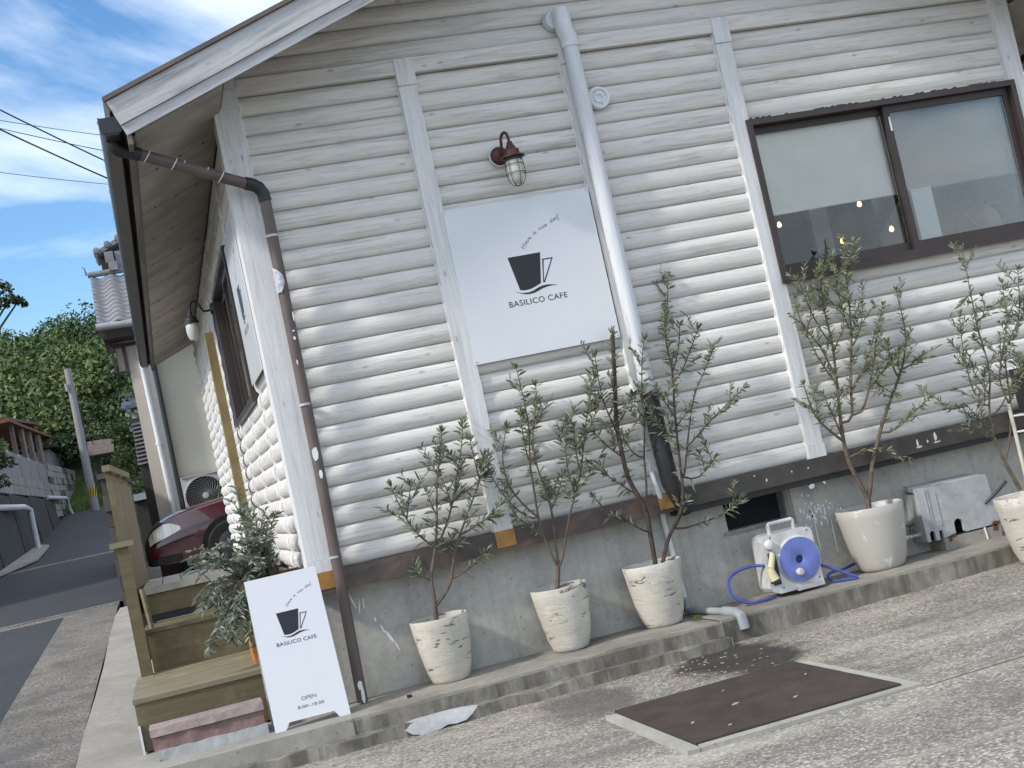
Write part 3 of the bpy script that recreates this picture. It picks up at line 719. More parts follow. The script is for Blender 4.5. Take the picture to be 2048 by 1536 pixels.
for xa, xb, zb in ((3.15, 4.04, 2.218), (4.09, 4.93, 2.222)):
    MB().box(xa, xb, .064, .066, zb, 2.76).build('roller_blind', MBLIND, win); MB().tube([(xa, .065, zb), (xb, .065, zb)], .008, n=8).build('blind_bar', MBLIND, win)
    MB().tube([(xa, .09, 2.755), (xb, .09, 2.755)], .025, n=10).build('blind_roll', MBLIND, win)
k = N('insect_screen', .9); tr = k.t.nodes.new('ShaderNodeBsdfTransparent'); ms_ = k.t.nodes.new('ShaderNodeMixShader'); ms_.inputs[0].default_value = .24
k.col((0.40, 0.40, 0.405)); k.link(tr.outputs[0], ms_.inputs[1]); k.link(k.b.outputs[0], ms_.inputs[2]); k.link(ms_.outputs[0], k.t.nodes['Material Output'].inputs['Surface'])
MB().box(4.064, 4.90, .052, .0532, 1.86, 2.75).build('insect_screen', k.m, win)
MB().box(4.125, 4.275, .0480, .0505, 1.895, 2.225).build('notice_card', simple('paper', (0.72, 0.74, 0.76), .8, var=.02), win)
b = MB(); rg = random.Random(9)
for x in [3.05+i*.04 for i in range(49)]:
    if rg.random() < .45: b.box(x, x+rg.uniform(.01, .035), -.064, -.03, 2.796, 2.80+rg.uniform(.002, .006))
b.build('paint_edge', MFRAME, win)['kind'] = 'stuff'
MB().box(3.091, 4.947, -.03, .004, 1.765, 1.787).build('window_trim', MW['x'], cafe); MB().box(3.091, 4.947, -.028, .004, 2.80, 2.812).build('window_trim', MW['x'], cafe)
# side window
sw = MB(); y0, y1, z0, z1 = 1.205, 3.115, 1.795, 2.81
def frame_y(y0, y1, z0, z1, xa, xb, w):
    b = MB(); b.box(xa, xb, y0, y1, z1-w, z1); b.box(xa, xb, y0, y1, z0, z0+w); b.box(xa, xb, y0, y0+w, z0+w+.0005, z1-w-.0005); b.box(xa, xb, y1-w, y1, z0+w+.0005, z1-w-.0005); return b
w2 = frame_y(y0, y1, z0, z1, -.052, .10, .04).build('window', MFRAME, cafe)
frame_y(1.247, 2.20, 1.838, 2.767, -.02, .005, .045).build('sash', MFRAME, w2); frame_y(2.15, 3.073, 1.838, 2.767, .012, .036, .045).build('sash', MFRAME, w2)
MG2 = glassmat('side_glass', refl=.4); MB().box(-.010, -.006, 1.293, 2.154, 1.884, 2.721).build('pane', MG2, w2); MB().box(.022, .026, 2.196, 3.027, 1.884, 2.721).build('pane', MG2, w2)
MB().box(.050, .053, 1.24, 3.08, 1.85, 2.77).build('roller_blind', simple('side_blind', (0.55, 0.51, 0.44), .9, var=.04), w2)
# wavy dark board and olive post fixed to the side wall
b = MB(); rg = random.Random(12); L1, L2 = [], []
for i in range(25):
    z = 1.80+i*.04; L1.append((-.045, 3.20, z)); L2.append((-.052, 3.50+.06*math.sin(i*1.6)+rg.uniform(-.02, .02), z))
for i in range(24): b.quad(L1[i], L2[i], L2[i+1], L1[i+1])
b.build('dark_board', simple('dark_wood', (0.03, 0.032, 0.038), .8, var=.5, scale=8), cafe)
po = thing('wooden_post', 'tall olive wooden post standing against side wall', 'post', (-.09, 3.75, .78))
MB().box(-.13, -.062, 3.66, 3.80, .78, 2.62).build('post', MOLIVEL if False else simple('olive_post', (0.21, 0.16, 0.07), .7, var=.3, scale=5), po)
MB().tube([(-.137, 3.64, 1.31), (-.14, 3.72, 1.30), (-.137, 3.81, 1.30), (-.03, 3.83, 1.31)], .008, n=6).build('strap', MWHITEP, po)
# ================================================================ SIGNS
CUP = [(.316,.566),(.513,.567),(.479,.390),(.453,.381),(.415,.368),(.380,.366),(.349,.372)]
HAND = [(.517,.527),(.581,.526),(.503,.391),(.493,.393)]
WAVE_T = [(.318,.369),(.345,.357),(.371,.3515),(.40,.351),(.428,.357),(.455,.368),(.485,.3755),(.515,.3765),(.545,.3715),(.575,.3645)]
WAVE_B = [(.575,.3642),(.545,.3665),(.515,.365),(.485,.360),(.455,.350),(.428,.342),(.40,.340),(.371,.344),(.345,.354)]
GL = {'H': [[(0,-.3),(.25,2)],[(.85,-.5),(1.15,2.1)],[(.0,.8),(1.2,1.0)]], 'a': [[(.7,.9),(.3,1),(0,.5),(.25,0),(.6,.3),(.75,1)],[(.75,1),(.75,.1),(1.0,.1)]],
      'v': [[(0,1),(.3,0),(.65,1),(.8,.9)]], 'e': [[(.05,.45),(.55,.6),(.45,1),(.15,.9),(0,.45),(.25,0),(.7,.2)]], 'n': [[(0,1),(.05,0)],[(.05,.5),(.4,1),(.6,.8),(.65,0),(.8,.1)]],
      'i': [[(.1,1),(.1,0),(.3,.1)],[(.13,1.4),(.15,1.5)]], 'c': [[(.6,.85),(.25,1),(0,.5),(.2,0),(.65,.2)]], 'd': [[(.6,.9),(.2,1),(0,.4),(.25,0),(.6,.4),(.85,2.0)],[(.7,1),(.7,.1),(.95,.1)]],
      'y': [[(0,1),(.15,.2),(.5,.3),(.75,1)],[(.75,1),(.55,-.9),(.2,-.9)]], '!': [[(.1,.7),(.2,2.0)]]}
GW = {'H': 1.35, 'a': 1.05, 'v': .9, 'e': .8, 'n': .95, 'i': .4, 'c': .75, 'd': 1.05, 'y': .9, '!': .4, ' ': 1.1}
TAG = [(.425,.600),(.452,.632),(.482,.658),(.515,.680),(.548,.696),(.580,.708),(.612,.721),(.645,.736),(.675,.752)]
def tag_ribbons(xh=.017, w=.0024):
    P = [Vector((a, b)) for a, b in TAG]; cum = [0]
    for a, b in zip(P[:-1], P[1:]): cum.append(cum[-1]+(b-a).length)
    text = 'Have a nice day!'; adv = sum(GW[c] for c in text); sc = cum[-1]/adv
    def at(sv):
        for i in range(len(P)-1):
            if sv <= cum[i+1] or i == len(P)-2:
                t = (sv-cum[i])/(cum[i+1]-cum[i]); dr = (P[i+1]-P[i]).normalized(); return P[i].lerp(P[i+1], t), dr
    quads = []; pos = 0
    for ch in text:
        for st in GL.get(ch, []):
            pts = []
            for uu, vv in st:
                p, dr = at((pos+uu)*sc); nn = Vector((-dr.y, dr.x)); pts.append(p+nn*vv*xh*.75)
            for a, b in zip(pts[:-1], pts[1:]):
                e = (b-a); 
                if e.length < 1e-6: continue
                n_ = Vector((-e.y, e.x)).normalized()*w/2; e = e.normalized()*w*.3
                quads.append([a-n_-e, b-n_+e, b+n_+e, a+n_-e])
        pos += GW[ch]
    return quads
def text_mesh(s):
    cu = bpy.data.curves.new('t', 'FONT'); cu.body = s; cu.size = 1; cu.space_character = 1.06
    o = bpy.data.objects.new('t', cu); COL.objects.link(o); bpy.context.view_layer.update()
    me = bpy.data.meshes.new_from_object(o.evaluated_get(bpy.context.evaluated_depsgraph_get()))
    bpy.data.objects.remove(o); V = [(v.co.x, v.co.y) for v in me.vertices]; F = [tuple(p.vertices) for p in me.polygons]; bpy.data.meshes.remove(me)
    x0, x1 = min(v[0] for v in V), max(v[0] for v in V); y0, y1 = min(v[1] for v in V), max(v[1] for v in V)
    return [((x-x0)/(x1-x0), (y-y0)/(y1-y0)) for x, y in V], F
TXT = {s: text_mesh(s) for s in ('BASILICO CAFE', 'OPEN', '8:00~18:00')}
def flat(b, pts, T, th=.0012):
    """pts in sign plane -> thin solid, T maps (x, z, depth) to world"""
    n = len(b.v); k_ = len(pts); b.v += [tuple(T(x, z, th)) for x, z in pts]+[tuple(T(x, z, -.0003)) for x, z in pts]
    b.f.append(tuple(range(n, n+k_)))
    for i in range(k_):
        j = (i+1) % k_; b.f.append((n+j, n+i, n+k_+i, n+k_+j))
def strip(b, top, bot, T, th=.0012):
    for i in range(len(top)-1): flat(b, [top[i], bot[i], bot[i+1], top[i+1]], T, th)
def logo(parent, T, mat_tag=None):
    b = MB()
    flat(b, [CUP[0], CUP[6], (.331+.1,.45), CUP[1]], T) if False else None
    tops = [(lerp(.316,.513,t/6), lerp(.566,.567,t/6)) for t in range(7)]; bots = [(.349,.372),(.372,.3665),(.395,.3665),(.418,.369),(.441,.3765),(.462,.3845),(.479,.391)]
    strip(b, tops, bots, T); b.build('cup_emblem', MINK, parent)
    b = MB(); c = (sum(p[0] for p in HAND)/4, sum(p[1] for p in HAND)/4)
    ins = [(.5235,.5205),(.5715,.5200),(.4990,.3975),(.4988,.3975)]
    for i in range(4):
        j = (i+1) % 4; flat(b, [HAND[i], ins[i], ins[j], HAND[j]], T)
    b.build('cup_handle', MINK, parent)
    b = MB(); wb = [(.318,.3685)]+WAVE_B[::-1]; strip(b, WAVE_T, wb[:10], T); b.build('wave_line', MINK, parent)
    lettering(parent, T, 'BASILICO CAFE', .267, .619, .283, .3155)
    b = MB()
    for q in tag_ribbons(): flat(b, [(p.x, p.y) for p in q], T, .0008)
    b.build('lettering', MINKG, parent)
def lettering(parent, T, s, x0, x1, z0, z1, mat=None):
    V, F = TXT[s]; b = MB()
    b.v = [tuple(T(lerp(x0, x1, a), lerp(z0, z1, c_), .0011)) for a, c_ in V]; b.f = F
    b.build('lettering', mat or MINK, parent)
sg = thing('wall_sign', 'square white sign with black cup emblem below the caged front lamp', 'sign', (1.53, -.05, 1.655))
def Tf(x, z, dd): return (1.094+x, -.0535-dd, 1.655+z)
MB().box(1.094, 1.975, -.0535, -.0475, 1.655, 2.547).build('panel', MSIGN, sg)
logo(sg, Tf)
b = MB()
for x, z in ((1.106, 1.668), (1.963, 1.668), (1.106, 2.534), (1.963, 2.534)): b.lathe([(.006, -.0018), (.006, .0004), (0, .0004)][::-1], (x, -.0537, z), 'y', 10)
b.build('screw', MINKG, sg)
s2 = thing('wall_sign', 'white cup sign on shaded side wall between corner board and side window', 'sign', (-.05, .55, 1.88))
def Ts(x, z, dd): return (-.0535-dd, 1.0-x, 1.875+z*.97)
MB().box(-.0535, -.0475, .1295, 1.0, 1.875, 2.74).build('panel', MSIGN, s2); logo(s2, Ts)
# A-frame
af = thing('a_frame_sign', 'white folding pavement sign with cup emblem and OPEN hours beside the steps', 'sign', (-.20, -.22, 0))
AT, AB = (-.205, .772), (-.305, 0.0)
def ay_(z): return AB[0]+(AT[0]-AB[0])*z/.772
def Ta(x, z, dd): return (-.393+x, ay_(z)-dd-.008, z)
b = MB(); outl = [(0, .772), (0, 0), (.055, 0), (.078, .035), (.309, .035), (.332, 0), (.388, 0), (.372, .772)]
b.prism([Ta(x, z, .0) for x, z in outl][::-1], (0, .016, 0)); b.build('front_panel', MSIGN, af)
k2 = .598; ox, oz = -.0675, .236
def Tl(x, z, dd): return Ta(.0-.074+x*.588+.013, .247+z*.588, dd)
logo(af, Tl)
lettering(af, Ta, 'OPEN', .161, .237, .125, .144, MINKG); lettering(af, Ta, '8:00~18:00', .134, .269, .086, .102, MINKG)
b = MB(); b.prism([(-.391, -.19, .76), (-.391, -.03, .0), (-.02, -.03, .0), (-.03, -.19, .76)], (0, .014, 0)); b.build('rear_panel', MSIGN, af)
b = MB().box(-.392, -.386, -.24, -.08, .28, .292); b.build('brace', MCLAMP, af)

# ================================================================ LAMPS
MRED = simple('rusted_red_lamp', (0.085, 0.030, 0.026), .55, .3, var=.5, scale=30)
MGLOBE = simple('ribbed_glass', (0.50, 0.52, 0.47), .25, var=.08, scale=3)
MCAGE = simple('cage_wire', (0.10, 0.085, 0.065), .5, .6)
def caged_lamp(name, label, T, s=1.0, matb=MRED, dome=MGLOBE):
    """T maps local (side, out, up) metres to world; lamp hangs from a bent arm"""
    base = T(0, 0, 0); t = thing(name, label, 'lamp', base)
    def tube(pts, r, n=8): return MB().tube([T(*p) for p in pts], r, n=n)
    def lathe_up(prof, c, n=20):
        b = MB(); m0 = len(b.v)
        for rr, h in prof:
            for q in range(n):
                th = 2*math.pi*q/n; b.v.append(tuple(T(c[0]+rr*math.cos(th), c[1]+rr*math.sin(th), c[2]+h)))
        for i in range(len(prof)-1):
            for q in range(n):
                j = (q+1) % n; b.f.append((m0+i*n+q, m0+i*n+j, m0+(i+1)*n+j, m0+(i+1)*n+q))
        return b
    def lathe_out(prof, c, n=24):
        b = MB()
        for rr, o in prof:
            for q in range(n):
                th = 2*math.pi*q/n; b.v.append(tuple(T(c[0]+rr*math.cos(th), c[1]+o, c[2]+rr*math.sin(th))))
        for i in range(len(prof)-1):
            for q in range(n):
                j = (q+1) % n; b.f.append((i*n+q, i*n+j, (i+1)*n+j, (i+1)*n+q))
        return b
    lathe_out([(.060, .0), (.060, .012), (.0, .012)], (0, 0, 0)).build('mount_ring', MWHITEP, t, True)
    lathe_out([(.055, .012), (.052, .024), (.03, .040), (0, .044)], (0, 0, 0)).build('backplate', matb, t, True)
    return t, tube, lathe_up
def TL1(a, o, up): return (1.492+a, -.046-o, 2.808+up)
t, tube, lu = caged_lamp('wall_lamp', 'rusty red caged lamp above the square sign', TL1)
tube([(0, .04, .0), (.004, .06, .01), (.006, .072, .05), (.008, .080, .082), (.018, .092, .105), (.028, .105, .108), (.036, .118, .095), (.039, .122, .065), (.040, .122, .03)], .009).build('arm', MRED, t, True)
c = (.040, .122, 0)
lu([(0, .048), (.016, .046), (.018, .030), (.024, .024), (.030, .006), (.044, -.002), (.046, -.028), (.050, -.034)], c).build('cap', MRED, t, True)
lu([(.046, -.030), (.071, -.040), (.073, -.046), (.050, -.044)], c).build('shade_rim', MRED, t, True)
lu([(.050, -.040), (.050, -.062), (.046, -.064)], c).build('collar', MBLACKP, t, True)
lu([(.043, -.060), (.046, -.10), (.045, -.14), (.038, -.172), (.022, -.192), (0, -.199)], c).build('glass_globe', MGLOBE, t, True)
b = MB()
def ring(cx, cy, cz, rr, w=.0022, n=20):
    b.tube([TL1(cx+rr*math.cos(2*math.pi*i/n), cy+rr*math.sin(2*math.pi*i/n), cz) for i in range(n+1)], w, n=5)
ring(c[0], c[1], -.088, .053); ring(c[0], c[1], -.138, .054)
for i in range(6):
    th = math.pi*2*i/6+.35; ct, st = math.cos(th), math.sin(th)
    b.tube([TL1(c[0]+ct*q, c[1]+st*q, z) for q, z in ((.049, -.045), (.053, -.088), (.055, -.138), (.047, -.178), (.028, -.204), (.0, -.213))], .0022, n=5)
b.build('cage', MCAGE, t, True)
def TL2(a, o, up): return (-.03-o, 3.30+a, 2.745+up)
t, tube, lu = caged_lamp('wall_lamp', 'black swan-neck lamp with frosted globe on the side wall', TL2, matb=MBLACKP)
tube([(0, .03, 0), (0, .06, -.006), (0, .09, -.004), (0, .105, .02), (0, .118, .06), (0, .14, .085), (0, .165, .085), (0, .185, .06), (0, .19, .02), (0, .195, -.01)], .009).build('arm', MBLACKP, t, True)
c = (0, .197, 0)
lu([(0, .01), (.016, .006), (.018, -.02), (.03, -.03), (.045, -.04), (.047, -.062), (.056, -.07), (.057, -.085), (.047, -.085)], c).build('cap', MBLACKP, t, True)
lu([(.044, -.08), (.052, -.10), (.054, -.14), (.048, -.185), (.034, -.212), (0, -.222)], c).build('glass_globe', simple('frosted_globe', (0.50, 0.50, 0.46), .4, var=.06), t, True)

# ================================================================ POTS AND OLIVE TREES
def pot(label, cx, cy, z, R, r0, h, mat, seed, tilt=0.0, lip=.012):
    rg = random.Random(seed); ph = [rg.uniform(0, 6) for _ in range(3)]
    wob = lambda i, th: .018*math.sin(2*th+ph[0])+.010*math.sin(3*th+ph[1]+i*.7)
    t = thing('plant_pot', label, 'pot', (cx, cy, z), 'white plant pots along the cafe wall')
    prof = [(0, .0), (r0*.86, .0), (r0*.97, .012), (r0*1.02, .03), (lerp(r0, R, .30), h*.2), (lerp(r0, R, .55), h*.42), (lerp(r0, R, .76), h*.65), (lerp(r0, R, .92), h*.86), (R, h), (R-lip*.4, h+.005), (R-lip, h), (R-lip*1.5, h*.85), (R-lip*2, h*.72)]
    MB().lathe(prof, (cx, cy, z), 'z', 32, wob).build('pot_body', mat, t, True, 60)
    MB().lathe([(R-lip*1.8, h*.74), (R*.5, h*.76), (0, h*.77)], (cx, cy, z), 'z', 24).build('potting_soil', MSOIL, t, True)
    return t
pot('cracked white pot nearest the brown downpipe', .585, -.085, 0, .160, .108, .345, MPOT, 1)
pot('cracked white pot second from the brown downpipe', 1.283, -.085, 0, .163, .108, .350, MPOT, 2)
pot('cracked white pot beside the thin grey drain pipe', 1.845, -.085, 0, .168, .110, .352, MPOT, 3)
pot('large smooth white pot between hose reel and concrete box', 3.255, -.105, 0, .198, .138, .372, MPOTS, 4)
pot('cream pot standing on the yard by right picture edge', 3.975, -.60, yard_z(3.97), .185, .115, .385, MPOT, 5)
LEAF_COUNT = 0
def leaf(b, p, dr, ln, wd, rg):
    """one folded narrow leaf: two quads"""
    dr = dr.normalized(); side = dr.cross(Vector((rg.gauss(0, 1), rg.gauss(0, 1), rg.gauss(0, 1))))
    if side.length < .05: side = dr.cross(Vector((0, 0, 1)))
    side = side.normalized(); up = side.cross(dr); cup = up*wd*.35; droop = Vector((0, 0, -ln*rg.uniform(-.05, .38)))
    q0, q3 = p, p+dr*ln+droop
    l1, l2 = p+dr*ln*.30+side*wd*.5+cup, p+dr*ln*.68+side*wd*.42+cup+droop*.4
    r1, r2_ = p+dr*ln*.30-side*wd*.5+cup, p+dr*ln*.68-side*wd*.42+cup+droop*.4
    n = len(b.v); b.v += [tuple(x) for x in (q0, l1, l2, q3, r2_, r1)]; b.f += [(n, n+1, n+2, n+3), (n, n+3, n+4, n+5)]
def resample(pts, step):
    out = [pts[0]]
    for a, c in zip(pts[:-1], pts[1:]):
        n = max(1, int((c-a).length/step))
        for i in range(1, n+1): out.append(a.lerp(c, i/n))
    return out
def olive(label, branches, y0, base, seed, r0=.014, dens=1.0, bark=MBARK, lf=MLEAF, llen=.066, spread=.13, bare=.30):
    rg = random.Random(seed); t = thing('olive_tree', label, 'tree', base, 'young olive trees potted along the cafe wall')
    tb, lb = MB(), MB()
    zmin = min(p[1] for br in branches for p in br); zmax = max(p[1] for br in branches for p in br)
    ycache = {}
    def ynear(x, z):
        best = None
        for (xx, zz), yy in ycache.items():
            dd = abs(xx-x)+abs(zz-z)
            if dd < .035 and (best is None or dd < best[0]): best = (dd, yy)
        return best[1] if best else None
    ALL = []
    for bi, br in enumerate(branches):
        br = list(br)
        if bi and ALL:
            q_ = min(ALL, key=lambda p: (p.x-br[0][0])**2+(p.z-br[0][1])**2)
            if 1e-4 < math.hypot(q_.x-br[0][0], q_.z-br[0][1]) < .22 and not (seed == 33 and bi == 2):
                br.insert(0, (q_.x, q_.z)); ycache[(q_.x, q_.z)] = q_.y
            elif ALL and br[0] not in ycache: ycache[br[0]] = q_.y
        st = ynear(*br[0]); yv = y0 if st is None else st; drift = rg.uniform(-1.15, .25)*spread
        pts = []; Ltot = sum(math.dist(a, c) for a, c in zip(br[:-1], br[1:])) or 1; run = 0; prev = br[0]
        for q, (x, z) in enumerate(br):
            run += math.dist(prev, (x, z)); prev = (x, z)
            yy = yv+drift*(run/max(.5, Ltot))*min(1, Ltot/.6)
            yy = min(yy, -.06 if not (1.95 < x < 2.22 and z > .55) else -.185)
            ycache[(x, z)] = yy; pts.append(Vector((x, yy, z)))
        P = resample(pts, .05)
        # soften the corners
        for _ in range(2):
            P = [P[0]]+[(P[i-1]+P[i]*2+P[i+1])/4 for i in range(1, len(P)-1)]+[P[-1]]
        ALL += P
        hfrac = (br[0][1]-zmin)/(zmax-zmin)
        ra = r0*(1-.75*hfrac)*(.62 if bi > 0 and hfrac > .1 else 1.0 if bi == 0 else .8); rb = .0022 if bi > 0 else ra*.85
        tb.tube(P, max(ra, .003), rb, n=6)
        if bi == 0 and len(branches) > 1 and Ltot < .2: continue
        D = resample(P, .0098/dens); N_ = len(D); start = bare if hfrac < .12 else (.12 if hfrac < .35 else .03)
        for i in range(1, N_):
            tt = i/N_
            if tt < start or rg.random() < .25: continue
            if tt < start+.25 and rg.random() < .5: continue
            ax = (D[i]-D[i-1]).normalized() if (D[i]-D[i-1]).length > 1e-6 else Vector((0, 0, 1))
            for sd in (0, 1):
                th = rg.uniform(0, 2*math.pi); o = Vector((math.cos(th), math.sin(th)*.8, rg.uniform(-.1, .35)))
                o = (o-ax*o.dot(ax)); 
                if o.length < .1: continue
                o.normalize(); dr = ax*rg.uniform(.25, .8)+o*rg.uniform(.7, 1.0)
                leaf(lb, D[i], dr, llen*rg.uniform(.5, 1.35)*(1-.25*tt), llen*.165*rg.uniform(.75, 1.25), rg)
            # short side shoots
            if rg.random() < .17*dens and tt < .95:
                th = rg.uniform(0, 2*math.pi); dr = (ax*.9+Vector((math.cos(th), .7*math.sin(th), .25))*.8).normalized(); Ls = rg.uniform(.06, .19)
                E = [D[i]+dr*Ls*q/4+Vector((0, 0, .012*q*q/16)) for q in range(5)]
                tb.tube(E, .0022, .0012, n=4, cap=False); nl = int(Ls*95)
                for q in range(1, nl+1):
                    p = D[i]+dr*Ls*(.15+.85*q/nl)
                    th = rg.uniform(0, 6.28); o = Vector((math.cos(th), math.sin(th), .2))
                    leaf(lb, p, dr*.7+o*.7, llen*rg.uniform(.5, 1.2), llen*.165, rg)
        for q in range(9):
            th = rg.uniform(0, 6.28); ax = (P[-1]-P[-2]).normalized()
            leaf(lb, P[-1], ax+Vector((math.cos(th), math.sin(th), .1))*.45, llen*rg.uniform(.6, 1.0), llen*.2, rg)
    global LEAF_COUNT; LEAF_COUNT += len(lb.f)//2
    tb.build('trunk', bark, t, True)
    o = lb.build('crown', lf, t); o['kind'] = 'stuff'
    return t
T1 = [[(0.57,0.33),(0.58,0.41)],[(0.58,0.41),(0.59,0.51),(0.57,0.54),(0.64,0.71),(0.68,0.88),(0.71,1.06),(0.76,1.21),(0.79,1.32)],[(0.64,0.71),(0.72,0.81),(0.78,0.92),(0.84,1.08),(0.9,1.22),(0.93,1.34)],[(0.63,0.73),(0.56,0.8),(0.51,0.89),(0.49,0.98),(0.46,1.09)],[(0.51,0.89),(0.54,0.99),(0.57,1.07)],[(0.59,0.41),(0.71,0.52),(0.71,0.6),(0.76,0.71),(0.82,0.8),(0.89,0.92),(0.96,1.01),(1.0,1.14)],[(0.71,0.52),(0.79,0.56),(0.91,0.63)],[(0.81,0.75),(0.87,0.78),(0.97,0.82),(1.01,0.81)],[(0.96,1.01),(0.95,1.12),(0.95,1.25)],[(0.78,0.92),(0.77,1.02),(0.75,1.09)],[(0.73,0.65),(0.72,0.7),(0.7,0.72)],[(0.68,0.88),(0.66,0.97),(0.65,1.02)],[(0.58,0.54),(0.52,0.6)],[(0.81,0.94),(0.88,1.0),(0.94,1.0),(1.0,1.04)]]
T2 = [[(1.27,0.33),(1.3,0.43)],[(1.3,0.45),(1.25,0.64),(1.24,0.75),(1.25,0.89),(1.25,1.05),(1.29,1.24),(1.29,1.4),(1.28,1.58)],[(1.31,0.46),(1.32,0.63),(1.34,0.78),(1.32,0.94),(1.3,1.06),(1.32,1.23),(1.39,1.36),(1.4,1.47)],[(1.32,0.45),(1.38,0.61),(1.44,0.75),(1.54,0.93),(1.6,1.12),(1.65,1.27),(1.73,1.45)],[(1.24,0.75),(1.15,0.86),(1.09,1.0),(1.1,1.16),(1.15,1.27)],[(1.22,0.73),(1.11,0.84),(1.04,0.98),(1.01,1.1)],[(1.48,0.83),(1.46,1.04),(1.51,1.23)],[(1.56,0.97),(1.66,1.0)],[(1.34,0.78),(1.4,0.86),(1.44,0.95)],[(1.25,1.05),(1.24,1.19),(1.25,1.32)],[(1.6,1.12),(1.69,1.23),(1.73,1.32)],[(1.25,0.64),(1.18,0.72),(1.12,0.78)],[(1.54,0.93),(1.53,1.07),(1.55,1.19)]]
T3 = [[(1.87,0.33),(1.88,0.58),(1.89,0.68),(1.84,0.76),(1.81,0.86),(1.81,0.97),(1.81,1.03),(1.81,1.16),(1.84,1.32),(1.87,1.48),(1.9,1.67)],[(1.89,0.68),(1.92,0.8),(1.93,0.93),(1.93,0.93),(1.96,1.16),(1.98,1.32),(2.02,1.49),(2.06,1.6)],[(1.91,0.33),(1.99,0.49),(2.05,0.59),(2.1,0.71),(2.1,0.79),(2.12,0.96),(2.15,1.19),(2.19,1.39),(2.23,1.59),(2.29,1.75),(2.34,1.95)],[(2.11,0.77),(2.19,1.01),(2.26,1.2),(2.3,1.28),(2.39,1.37),(2.44,1.46)],[(2.17,0.95),(2.29,1.04),(2.41,1.12),(2.56,1.21)],[(1.81,1.16),(1.88,1.21),(1.94,1.3)],[(1.81,1.09),(1.77,1.24),(1.74,1.36),(1.75,1.45),(1.75,1.56)],[(2.19,1.39),(2.18,1.53),(2.2,1.66)],[(2.19,1.39),(2.26,1.51),(2.29,1.64)],[(2.22,1.34),(2.31,1.47),(2.4,1.6)],[(1.96,1.12),(1.92,1.18)],[(1.92,0.93),(1.85,0.99),(1.83,1.1)],[(1.81,0.98),(1.73,1.05),(1.68,1.14)],[(2.13,1.16),(2.1,1.23),(2.07,1.31)],[(2.06,1.03),(2.04,1.07),(2.04,1.11)],[(1.87,0.51),(1.8,0.57),(1.75,0.62)],[(1.65,0.67),(1.63,0.73),(1.6,0.78)],[(2.03,0.52),(2.06,0.6),(2.1,0.66)],[(2.03,0.5),(2.23,0.52),(2.35,0.54),(2.41,0.6)],[(1.84,0.76),(1.75,0.83),(1.7,0.89)],[(2.2,0.74),(2.27,0.81),(2.32,0.85)],[(2.15,1.1),(2.21,1.14)]]
T4 = [[(3.25,0.35),(3.26,0.42)],[(3.26,0.42),(3.21,0.57),(3.18,0.68),(3.19,0.89),(3.22,1.12),(3.25,1.36),(3.24,1.56),(3.25,1.71),(3.29,1.85)],[(3.27,0.86),(3.31,1.15),(3.37,1.33),(3.42,1.63),(3.43,1.82),(3.46,1.94)],[(3.43,1.69),(3.51,1.81),(3.54,1.94)],[(3.24,1.36),(3.18,1.47),(3.13,1.65),(3.11,1.78)],[(3.28,0.43),(3.33,0.61),(3.41,0.73),(3.43,0.79),(3.58,1.0),(3.7,1.17),(3.76,1.36),(3.75,1.47),(3.75,1.6)],[(3.33,0.9),(3.43,1.12),(3.52,1.41),(3.57,1.52)],[(3.69,1.12),(3.83,1.19)],[(3.49,0.75),(3.6,0.83),(3.77,0.92)],[(3.17,0.79),(3.0,0.96),(2.96,1.16)],[(3.28,1.05),(3.43,1.22),(3.49,1.36)],[(3.22,1.12),(3.13,1.3),(3.09,1.47)],[(3.62,1.09),(3.6,1.23),(3.61,1.3)],[(3.41,1.05),(3.53,1.16),(3.64,1.24)],[(3.22,1.17),(3.16,1.37),(3.05,1.53),(3.05,1.67)],[(3.24,1.56),(3.22,1.68),(3.24,1.8)],[(3.37,1.31),(3.47,1.46),(3.48,1.56)],[(3.45,1.07),(3.55,1.0)],[(3.19,0.78),(3.15,0.96),(3.12,1.08)],[(3.28,0.71),(3.41,0.7),(3.48,0.63)],[(3.37,1.41),(3.35,1.62),(3.35,1.79)],[(3.23,1.31),(3.37,1.48),(3.33,1.56)]]
T5 = [[(4.0,0.3),(3.94,0.47)],[(3.94,0.47),(3.91,0.58),(3.9,0.69),(3.92,0.82),(3.98,0.98),(3.98,1.12),(3.96,1.26),(3.97,1.36),(3.97,1.47),(3.98,1.61),(3.98,1.73)],[(3.94,0.48),(4.01,0.6),(4.06,0.79),(4.07,0.96),(4.09,1.12),(4.23,1.25),(4.28,1.47),(4.29,1.55)],[(4.05,0.78),(4.0,0.95),(4.15,1.32),(4.13,1.39),(4.14,1.49)],[(3.89,0.8),(3.83,0.9),(3.82,1.03),(3.82,1.18),(3.82,1.24),(3.84,1.36)],[(3.89,0.66),(3.82,0.77),(3.77,0.84)],[(3.9,0.62),(3.77,0.71),(3.66,0.72)],[(3.96,0.74),(4.03,0.86),(4.12,0.97),(4.18,1.04)],[(3.94,0.88),(3.89,0.97),(3.87,1.04)],[(3.98,1.11),(3.93,1.21)],[(4.13,0.91),(4.2,1.03)],[(3.91,0.58),(3.88,0.65),(3.86,0.69)],[(3.87,0.79),(3.92,0.91),(3.92,1.0)],[(4.05,0.99),(4.04,1.1),(4.08,1.19)],[(3.97,1.29),(4.07,1.37),(4.03,1.44)],[(3.97,1.45),(3.92,1.45)],[(4.2,1.26),(4.16,1.29),(4.14,1.37)],[(4.22,1.22),(4.29,1.33)],[(3.68,0.83),(3.64,0.85)]]

